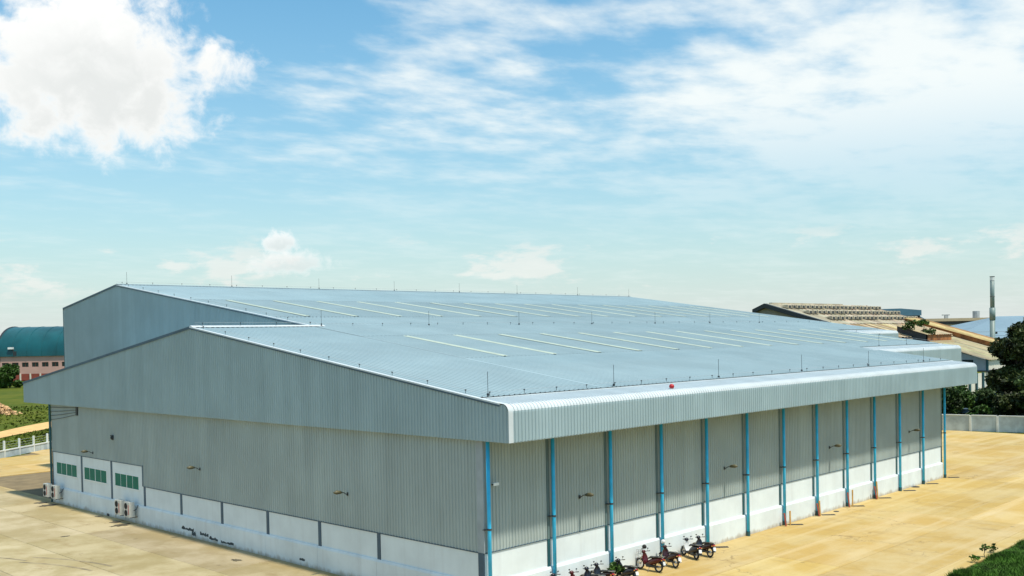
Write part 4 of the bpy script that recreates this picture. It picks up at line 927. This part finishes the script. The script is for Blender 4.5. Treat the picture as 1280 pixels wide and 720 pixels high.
# chimney
t = thing('chimney', 'tall greenish steel chimney rising behind the factory annex', 'chimney', (189.4, 38.9, 0)); cx, cy = 189.4, 38.9
MB().tube([(cx, cy, 0), (cx, cy, 15.6)], .54, 14).build('lower_flue', M['chimney'], t, True); MB().tube([(cx, cy, 15.6), (cx, cy, 18.2)], .59, 14).build('collar', M['chimney'], t, True)
MB().tube([(cx, cy, 18.2), (cx, cy, 24.0)], .44, 14).build('upper_flue', M['chimney'], t, True); MB().tube([(cx, cy, 24.0), (cx, cy, 24.75)], .47, 14).build('cap', M['bwhite'], t); MB().tube([(cx, cy, 24.75), (cx, cy, 24.9)], .5, 14).build('rim', M['dark'], t)
for z in (11.5, 20.6): MB().torus((cx, cy, z), (0, 0, 1), .55 if z < 15 else .45, .06, 14, 5).build('band', M['dark'], t)
MB().box(cx+.4, cy-.7, 12.6, cx+.9, cy-.3, 13.1).build('junction_box', M['dark'], t)
# red tank and white shed at its foot
t = thing('red_tank', 'dull red tank beside the chimney foot, mostly behind the trees', 'tank', (193.6, 36.3, 0)); MB().tube([(193.6, 36.3, 0), (193.6, 36.3, 10.2)], 1.05, 16).build('shell', M['brick'], t); MB().tube([(193.6, 36.3, 10.2), (193.6, 36.3, 10.35)], 1.12, 16).build('lid', M['brick'], t)
t = thing('white_shed', 'small white shed roof between the chimney and the red tank', 'shed', (194.5, 39.4, 0)); MB().box(192.6, 38.2, 0, 196.6, 41.5, 9.3).build('wall', M['bwhite'], t); MB().prism([(192.2, 37.9, 9.3), (192.2, 41.8, 9.3), (192.2, 41.8, 10.2)], (4.8, 0, 0)).build('roof', M['bwhite'], t)
# distant buildings
def frame_at(c): return Vector(c), r3, f3
def gbox(mb, c, a0, a1, b0, b1, z0, z1): return mb.obox(c+r3*((a0+a1)/2)+f3*((b0+b1)/2)+Vector((0, 0, (z0+z1)/2)), r3*((a1-a0)/2), f3*((b1-b0)/2), Vector((0, 0, (z1-z0)/2)))
def P3(c, a, b, z): return c+r3*a+f3*b+Vector((0, 0, z))
c = Vector((255.6, 94.9, 0)); t = thing('monitor_hall', 'distant hall with a dark blue flat-arched roof monitor behind the factory', 'building', tuple(c))
mb = MB(); pr = [(-6, 18.6), (-4, 19.4), (0, 20.1), (8, 20.2), (14.2, 19.6), (14.2, 18.0), (-6, 18.0)]; mb.prism([P3(c, a, 0, z) for a, z in pr], tuple(f3*12)); mb.build('roof_monitor', M['darkblue'], t)
mb = MB()
gbox(mb, c, -30, 14.0, .6, 12, 16.2, 18.0); mb.build('monitor_wall', M['dark'], t)
for k in range(9): gbox(MB(), c, 4+1.1*k, 4.7+1.1*k, .3, .6, 18.1, 18.9).build('vent_slot', M['greypanel'], t)
MB().prism([P3(c, a, .4, z) for a, z in ((-30, 0), (24, 0), (24, 11.5), (14, 17.2), (-30, 17.2))], tuple(f3*14)).build('wall', M['greypanel'], t)
MB().prism([P3(c, a, -.2, z) for a, z in ((13.8, 17.3), (25, 11.0), (25, 11.4), (13.8, 17.7))], tuple(f3*15)).build('lean_to_roof', M['blueroof'], t)
c = Vector((389.2, 129.6, 0)); t = thing('flat_roofed_building', 'long distant tan building with a flat roof and a dark band', 'building', tuple(c))
mb = MB(); gbox(mb, c, -4, 27, -2, 22, 16.9, 18.1); mb.build('roof_slab', M['tan'], t); mb = MB(); gbox(mb, c, -2, 25, .8, 22, 15.6, 16.9); mb.build('window_band', M['darkglass'], t)
mb = MB(); gbox(mb, c, -3, 26, .2, 22, 0, 15.6); mb.build('wall', M['tan'], t)
gbox(MB(), c, 7.0, 8.3, 5, 6, 18.1, 19.7).build('roof_tank', M['greypanel'], t); gbox(MB(), c, 6.0, 9.0, 5, 6, 19.4, 19.8).build('roof_antenna', M['greypanel'], t); mb = MB().tube([P3(c, 19.7, 4, 18.1), P3(c, 19.7, 4, 21.0)], 1.4, 10); mb.build('roof_tank', M['greypanel'], t)
c = Vector((303.2, 88.7, 0)); t = thing('blue_roofed_shed', 'large distant shed with a broad pale blue sheet roof behind the chimney', 'building', tuple(c))
q = [(303.2, 89.0, 11.2), (332., 60., 8.), (366., 67.5, 17.9), (344.6, 89.6, 17.9), (340., 124., 11.2), (392., 92., 8.)]
MB().add(q, [(0, 1, 2, 3), (0, 3, 4)]).build('roof', M['blueroof'], t); MB().add(q, [(4, 3, 2, 5)]).build('roof', M['blueroof'], t); MB().add(q, [(1, 5, 2)]).build('roof', M['blueroof'], t)
MB().prism([(305., 89.2, 0), (332., 61.5, 0), (388., 91.5, 0), (340., 121., 0)], (0, 0, 7.9)).build('wall', M['greypanel'], t)
c = Vector((330., 68., 0)); t = thing('roof_house', 'distant beige building with a dark band at the right edge above the blue roof', 'building', tuple(c))
mb = MB(); gbox(mb, c, 0, 20, 0, 15, 0, 14.2); mb.build('wall', M['tan'], t); mb = MB(); gbox(mb, c, 0.3, 19.6, .3, 14, 14.2, 15.4); mb.build('window_band', M['darkglass'], t); mb = MB(); gbox(mb, c, -1.2, 20, -1, 15, 15.4, 17.4); mb.build('roof', M['tan'], t)
for a in (1.5, 6.5): gbox(MB(), c, a, a+1.6, 2, 4, 17.4, 18.6).build('roof_tank', M['dark'], t)
# utility pole and wires
t = thing('utility_pole', 'utility pole with crossarms in front of the blue roof, right of the chimney', 'utility pole', (231, 48, 0))
MB().tube([(231, 48, 0), (231, 48, 13.6)], [.17, .11], 8).build('pole', M['factory_wall'], t)
for z in (11.0, 12.1): MB().bar(Vector((231, 48, z))-r3*1.9, Vector((231, 48, z))+r3*1.9, .12, .14).build('crossarm', M['dark'], t)
for a in (-1.7, -.8, .8, 1.7): MB().tube([Vector((231, 48, 12.1))+r3*a, Vector((231, 48, 12.45))+r3*a], .07, 6).build('insulator', M['bwhite'], t)
mb = MB()
for a, z in ((-.1, 13.5), (.2, 12.5)):
    mb.tube([Vector((231, 48, z-.6*(1-(k/5-1)**2)))+r3*(-40+80*k/10)+f3*a for k in range(11)], .03, 4)
tag(mb.build('power_line', M['dark']), 'thin dark power lines crossing in front of the blue roof', 'power line')
